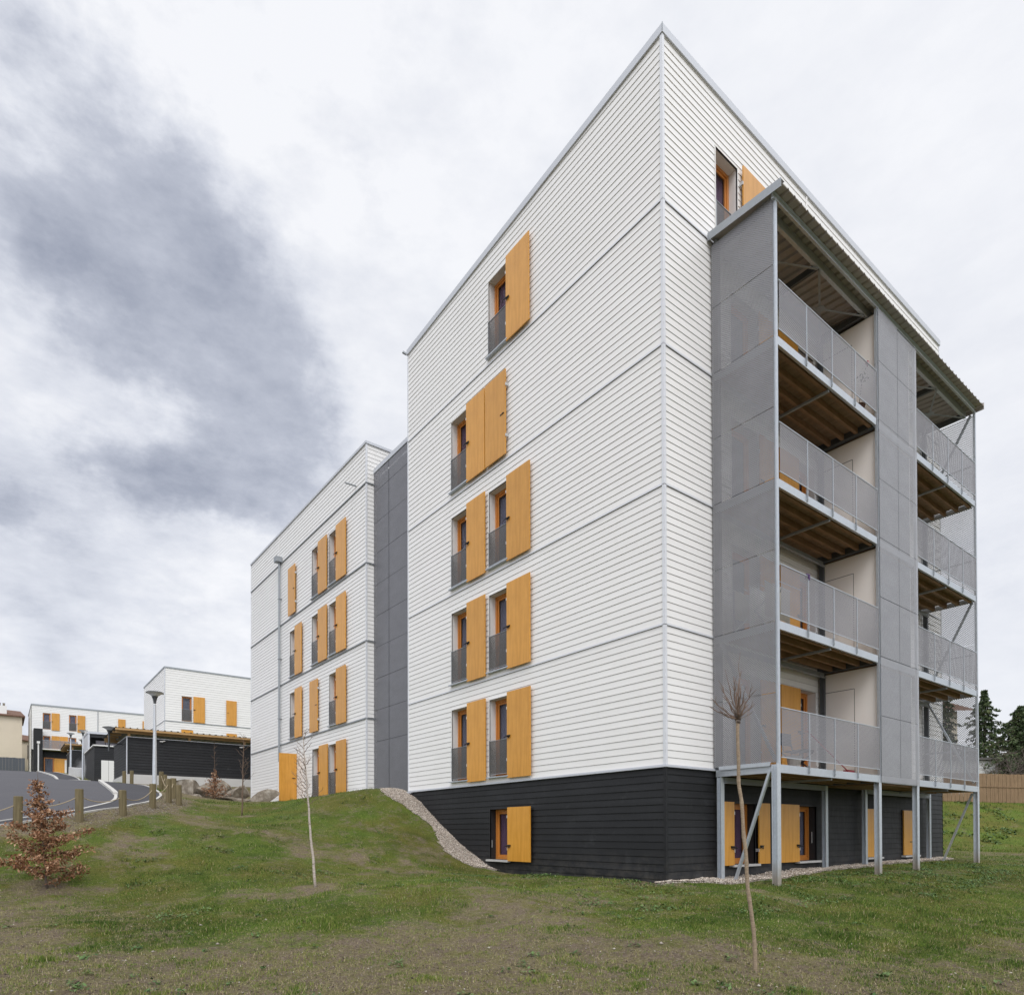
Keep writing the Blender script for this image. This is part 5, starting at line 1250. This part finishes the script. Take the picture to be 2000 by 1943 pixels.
# things on the lowest balcony
z=ZL[0]
e=empty('chair',(3.6,-.75,z),'dark folding chair behind the railing mesh of the lowest balcony','chair')
mb=MB()
for x in(3.4,3.8):
    mb.bar((x,-1.0,z),(x,-.5,z+.44),.025,.025);mb.bar((x,-.5,z),(x,-1.0,z+.44),.025,.025);mb.bar((x,-.55,z+.44),(x,-.45,z+.88),.025,.025)
mb.build('frame',M['darksteel'],e);MB().box((3.38,-1.02,z+.44),(3.82,-.55,z+.47)).build('seat',M['dcloth'],e);MB().box((3.40,-.50,z+.62),(3.80,-.47,z+.88)).build('backrest',M['dcloth'],e)
e=empty('broom',(4.9,-1.05,z),'red handled broom leaning on the lowest balcony','broom')
MB().tube([(5.2,-1.1,z+.08),(4.75,-.35,z+1.1)],.012,6).build('handle',M['redp'],e);MB().box((5.05,-1.18,z),(5.35,-1.06,z+.1)).build('bristles',M['redp'],e)
e=empty('bucket',(3.0,-1.0,z),'grey bucket on the lowest balcony behind the mesh','bucket')
MB().lathe((3.0,-1.0,z),[(.11,0),(.15,.28),(.16,.29)],16).build('pail',M['wpaint'],e)
e=empty('satellite_dish',(2.0,-.4,ZL[2]),'low dark box stored on the third storey balcony','box')
MB().box((4.4,-1.0,ZL[2]),(4.9,-.6,ZL[2]+.35)).build('body',M['dcloth'],e);MB().box((4.38,-1.02,ZL[2]+.35),(4.92,-.58,ZL[2]+.39)).build('lid',M['coping'],e);e.name='storage_box'
# small sill stone at the left block
mb=MB();mb.box((-.45,13.25,.0),(-.02,14.05,.12));o=mb.build('concrete_slab',M['plinth']);setp(o,'small concrete slab at the foot of the left block corner on the mound','slab')
# steam
t=bpy.data.materials.new('steam_volume');t.use_nodes=True;nt=t.node_tree;nt.nodes.clear()
o_=nt.nodes.new('ShaderNodeOutputMaterial');v=nt.nodes.new('ShaderNodeVolumePrincipled');v.inputs['Color'].default_value=(.9,.9,.92,1)
tc=nt.nodes.new('ShaderNodeTexCoord');ns=nt.nodes.new('ShaderNodeTexNoise');ns.inputs['Scale'].default_value=1.6;ns.inputs['Detail'].default_value=4
nt.links.new(tc.outputs['Object'],ns.inputs['Vector']);ln=nt.nodes.new('ShaderNodeVectorMath');ln.operation='LENGTH';nt.links.new(tc.outputs['Object'],ln.inputs[0])
m1=nt.nodes.new('ShaderNodeMapRange');m1.inputs[1].default_value=1;m1.inputs[2].default_value=.2;nt.links.new(ln.outputs['Value'],m1.inputs[0])
m2=nt.nodes.new('ShaderNodeMapRange');m2.inputs[1].default_value=.40;m2.inputs[2].default_value=.65;nt.links.new(ns.outputs['Fac'],m2.inputs[0])
mm=nt.nodes.new('ShaderNodeMath');mm.operation='MULTIPLY';nt.links.new(m1.outputs[0],mm.inputs[0]);nt.links.new(m2.outputs[0],mm.inputs[1])
m3=nt.nodes.new('ShaderNodeMath');m3.operation='MULTIPLY';m3.inputs[1].default_value=1.6;nt.links.new(mm.outputs[0],m3.inputs[0]);nt.links.new(m3.outputs[0],v.inputs['Density']);nt.links.new(v.outputs[0],o_.inputs['Volume'])
mb=MB();mb.lathe((0,0,0),[(.05,-1),(.6,-.8),(.95,-.3),(1,0),(.95,.3),(.6,.8),(.05,1)],16);st=mb.build('steam',t)
st.location=(-5.0,56,3.9);st.scale=(.75,.75,1.25);setp(st,'small puff of white steam drifting beside the black store','steam',None,'stuff')
# ================================================================== CAMERA, LIGHT, SKY
cd=bpy.data.cameras.new('camera');cam=bpy.data.objects.new('camera',cd);COL.objects.link(cam)
Rx=Vector((.80025649,-.59965227,-.00259109));Uy=Vector((-.00359007,-.00911185,.99995204));Fz=Vector((.59964712,.8002088,.00944461))
m=Matrix((Rx,Uy,-Fz)).transposed().to_4x4();m.translation=Vector((-10.54842586,-8.31423487,-1.31939551));cam.matrix_world=m
cd.sensor_width=36;cd.lens=1282.92*36/2000;cd.shift_x=(1000-959.2345)/2000;cd.shift_y=(1613.3257-971.5)/2000;cd.clip_start=.05;cd.clip_end=5000
SC.camera=cam
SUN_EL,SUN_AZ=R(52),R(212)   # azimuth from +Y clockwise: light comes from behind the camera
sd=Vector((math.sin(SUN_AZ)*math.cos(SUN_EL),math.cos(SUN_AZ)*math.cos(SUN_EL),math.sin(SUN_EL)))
L=bpy.data.lights.new('sun','SUN');L.energy=1.15;L.angle=R(25);L.color=(1,.965,.92);so=bpy.data.objects.new('sun',L);COL.objects.link(so);so.rotation_euler=(-sd).to_track_quat('-Z','Y').to_euler()
W=bpy.data.worlds.new('World');SC.world=W;W.use_nodes=True;nt=W.node_tree;nt.nodes.clear()
N=lambda ty,**k:(lambda q:[setattr(q,a,b) for a,b in k.items()] and q or q)(nt.nodes.new(ty))
out=N('ShaderNodeOutputWorld');tc=N('ShaderNodeTexCoord')
sky=N('ShaderNodeTexSky');sky.sky_type='NISHITA';sky.sun_disc=False;sky.sun_elevation=SUN_EL;sky.sun_rotation=SUN_AZ
bg1=N('ShaderNodeBackground');bg1.inputs[1].default_value=.10;nt.links.new(sky.outputs[0],bg1.inputs[0])
def vm(op,a,b=None):
    q=N('ShaderNodeVectorMath',operation=op)
    for i,x in enumerate((a,b)):
        if x is None:continue
        if hasattr(x,'is_output'):nt.links.new(x,q.inputs[i])
        else:q.inputs[i].default_value=x
    return q
def mt(op,a,b=None,clamp=False):
    q=N('ShaderNodeMath',operation=op);q.use_clamp=clamp
    for i,x in enumerate((a,b)):
        if x is None:continue
        if hasattr(x,'is_output'):nt.links.new(x,q.inputs[i])
        else:q.inputs[i].default_value=x
    return q.outputs[0]
D=vm('NORMALIZE',tc.outputs['Generated']).outputs[0]
def nz(scale,detail,rough,st=(1,1,1),off=0,out_='Fac'):
    mp=N('ShaderNodeMapping');mp.inputs['Scale'].default_value=st;mp.inputs['Location'].default_value=(off,off*.7,-off);nt.links.new(D,mp.inputs[0])
    q=N('ShaderNodeTexNoise');q.inputs['Scale'].default_value=scale;q.inputs['Detail'].default_value=detail;q.inputs['Roughness'].default_value=rough;nt.links.new(mp.outputs[0],q.inputs['Vector']);return q.outputs[out_]
wn=nz(5,6,.6,out_='Color');wv=vm('SCALE',vm('SUBTRACT',wn,(.5,.5,.5)).outputs[0]);wv.inputs['Scale'].default_value=.20
DW=vm('ADD',D,wv.outputs[0]).outputs[0]
def blob(c,a1,s1,s2,w):
    c=Vector(c).normalized();a1=Vector(a1);a1=(a1-c*a1.dot(c)).normalized();a2=c.cross(a1)
    v=vm('SUBTRACT',DW,tuple(c)).outputs[0]
    x=vm('DOT_PRODUCT',v,tuple(a1/s1)).outputs['Value'];y=vm('DOT_PRODUCT',v,tuple(a2/s2)).outputs['Value']
    r2=mt('ADD',mt('MULTIPLY',x,x),mt('MULTIPLY',y,y))
    g=mt('POWER',2.718,mt('MULTIPLY',r2,-1.0))
    f=mt('GREATER_THAN',vm('DOT_PRODUCT',D,tuple(c)).outputs['Value'],.2)
    return mt('MULTIPLY',mt('MULTIPLY',g,f),w)
bl=[((.05,.75,.66),(.84,.2,-.5),.16,.10,.62),((.17,.79,.58),(.84,.2,-.5),.15,.10,.62),((.27,.81,.51),(.8,.2,-.55),.085,.075,.70),
    ((.0,.93,.38),(1,0,0),.10,.035,.5),((.21,.88,.42),(1,0,.1),.09,.045,.62),((.05,.96,.27),(1,0,0),.16,.03,.20),((.17,.95,.28),(1,0,0),.12,.03,.12),
    ((.31,.65,.69),(.3,.2,-.6),.08,.035,.22),((.92,.22,.30),(1,-.5,0),.18,.09,.20),((-.05,.83,.55),(1,0,0),.05,.06,.3),((.12,.89,.44),(1,0,-.3),.10,.02,.22)]
acc=None
for b_ in bl:
    g=blob(*b_);acc=g if acc is None else mt('ADD',acc,g)
n1=nz(9,8,.64,(1,1,2.0),3);n2=nz(3,5,.6,(1,1,2.6),7)
tex=mt('MULTIPLY',mt('SUBTRACT',n1,.5),.55)
lowm=mt('MULTIPLY',mt('SUBTRACT',n2,.5),.9)
sx=N('ShaderNodeSeparateXYZ');nt.links.new(D,sx.inputs[0])
hor=N('ShaderNodeMapRange');hor.inputs[1].default_value=.75;hor.inputs[2].default_value=.1;hor.inputs[3].default_value=.0;hor.inputs[4].default_value=1;nt.links.new(sx.outputs[2],hor.inputs[0])
lef=N('ShaderNodeMapRange');lef.inputs[1].default_value=.55;lef.inputs[2].default_value=.15;nt.links.new(sx.outputs[0],lef.inputs[0])
amp=mt('ADD',.42,mt('MULTIPLY',lef.outputs[0],.85))
base=mt('ADD',mt('MULTIPLY',hor.outputs[0],.10),mt('MULTIPLY',mt('ADD',tex,lowm),amp))
base=mt('ADD',mt('ADD',base,.06),mt('MULTIPLY',lef.outputs[0],.07))
am=N('ShaderNodeMapRange');am.interpolation_type='SMOOTHSTEP';am.inputs[1].default_value=.10;am.inputs[2].default_value=.78;nt.links.new(mt('ADD',acc,mt('MULTIPLY',tex,.55)),am.inputs[0])
dens=mt('ADD',mt('MULTIPLY',am.outputs[0],mt('ADD',.56,mt('MULTIPLY',tex,1.1))),base,True)
rp=N('ShaderNodeValToRGB');nt.links.new(dens,rp.inputs[0]);els=rp.color_ramp.elements
for p_,c_ in((0,(.92,.93,.965)),(.25,(.73,.755,.825)),(.55,(.52,.55,.635)),(1,(.34,.37,.455))):
    if p_ in(0,1):e_=els[0 if p_==0 else -1]
    else:e_=els.new(p_)
    e_.position=p_;e_.color=(*c_,1)
# unseen sky behind the camera is brightened to add light on the walls
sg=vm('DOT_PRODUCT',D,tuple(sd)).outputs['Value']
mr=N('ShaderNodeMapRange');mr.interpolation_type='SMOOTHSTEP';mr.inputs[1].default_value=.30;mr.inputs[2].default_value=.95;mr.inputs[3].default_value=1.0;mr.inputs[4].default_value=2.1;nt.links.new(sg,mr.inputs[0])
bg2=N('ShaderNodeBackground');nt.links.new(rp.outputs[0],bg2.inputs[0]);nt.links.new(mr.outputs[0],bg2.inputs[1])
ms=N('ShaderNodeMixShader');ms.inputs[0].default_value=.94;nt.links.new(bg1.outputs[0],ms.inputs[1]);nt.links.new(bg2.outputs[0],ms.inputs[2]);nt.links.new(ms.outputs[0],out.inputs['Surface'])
SC.view_settings.view_transform='Standard';SC.view_settings.look='None';SC.view_settings.exposure=0.08;SC.view_settings.gamma=1
SC.cycles.use_denoising=True;SC.cycles.denoiser='OPENIMAGEDENOISE';SC.cycles.denoising_prefilter='NONE';SC.cycles.sample_clamp_indirect=6;SC.cycles.transparent_max_bounces=16;SC.cycles.volume_bounces=1;SC.cycles.max_bounces=8
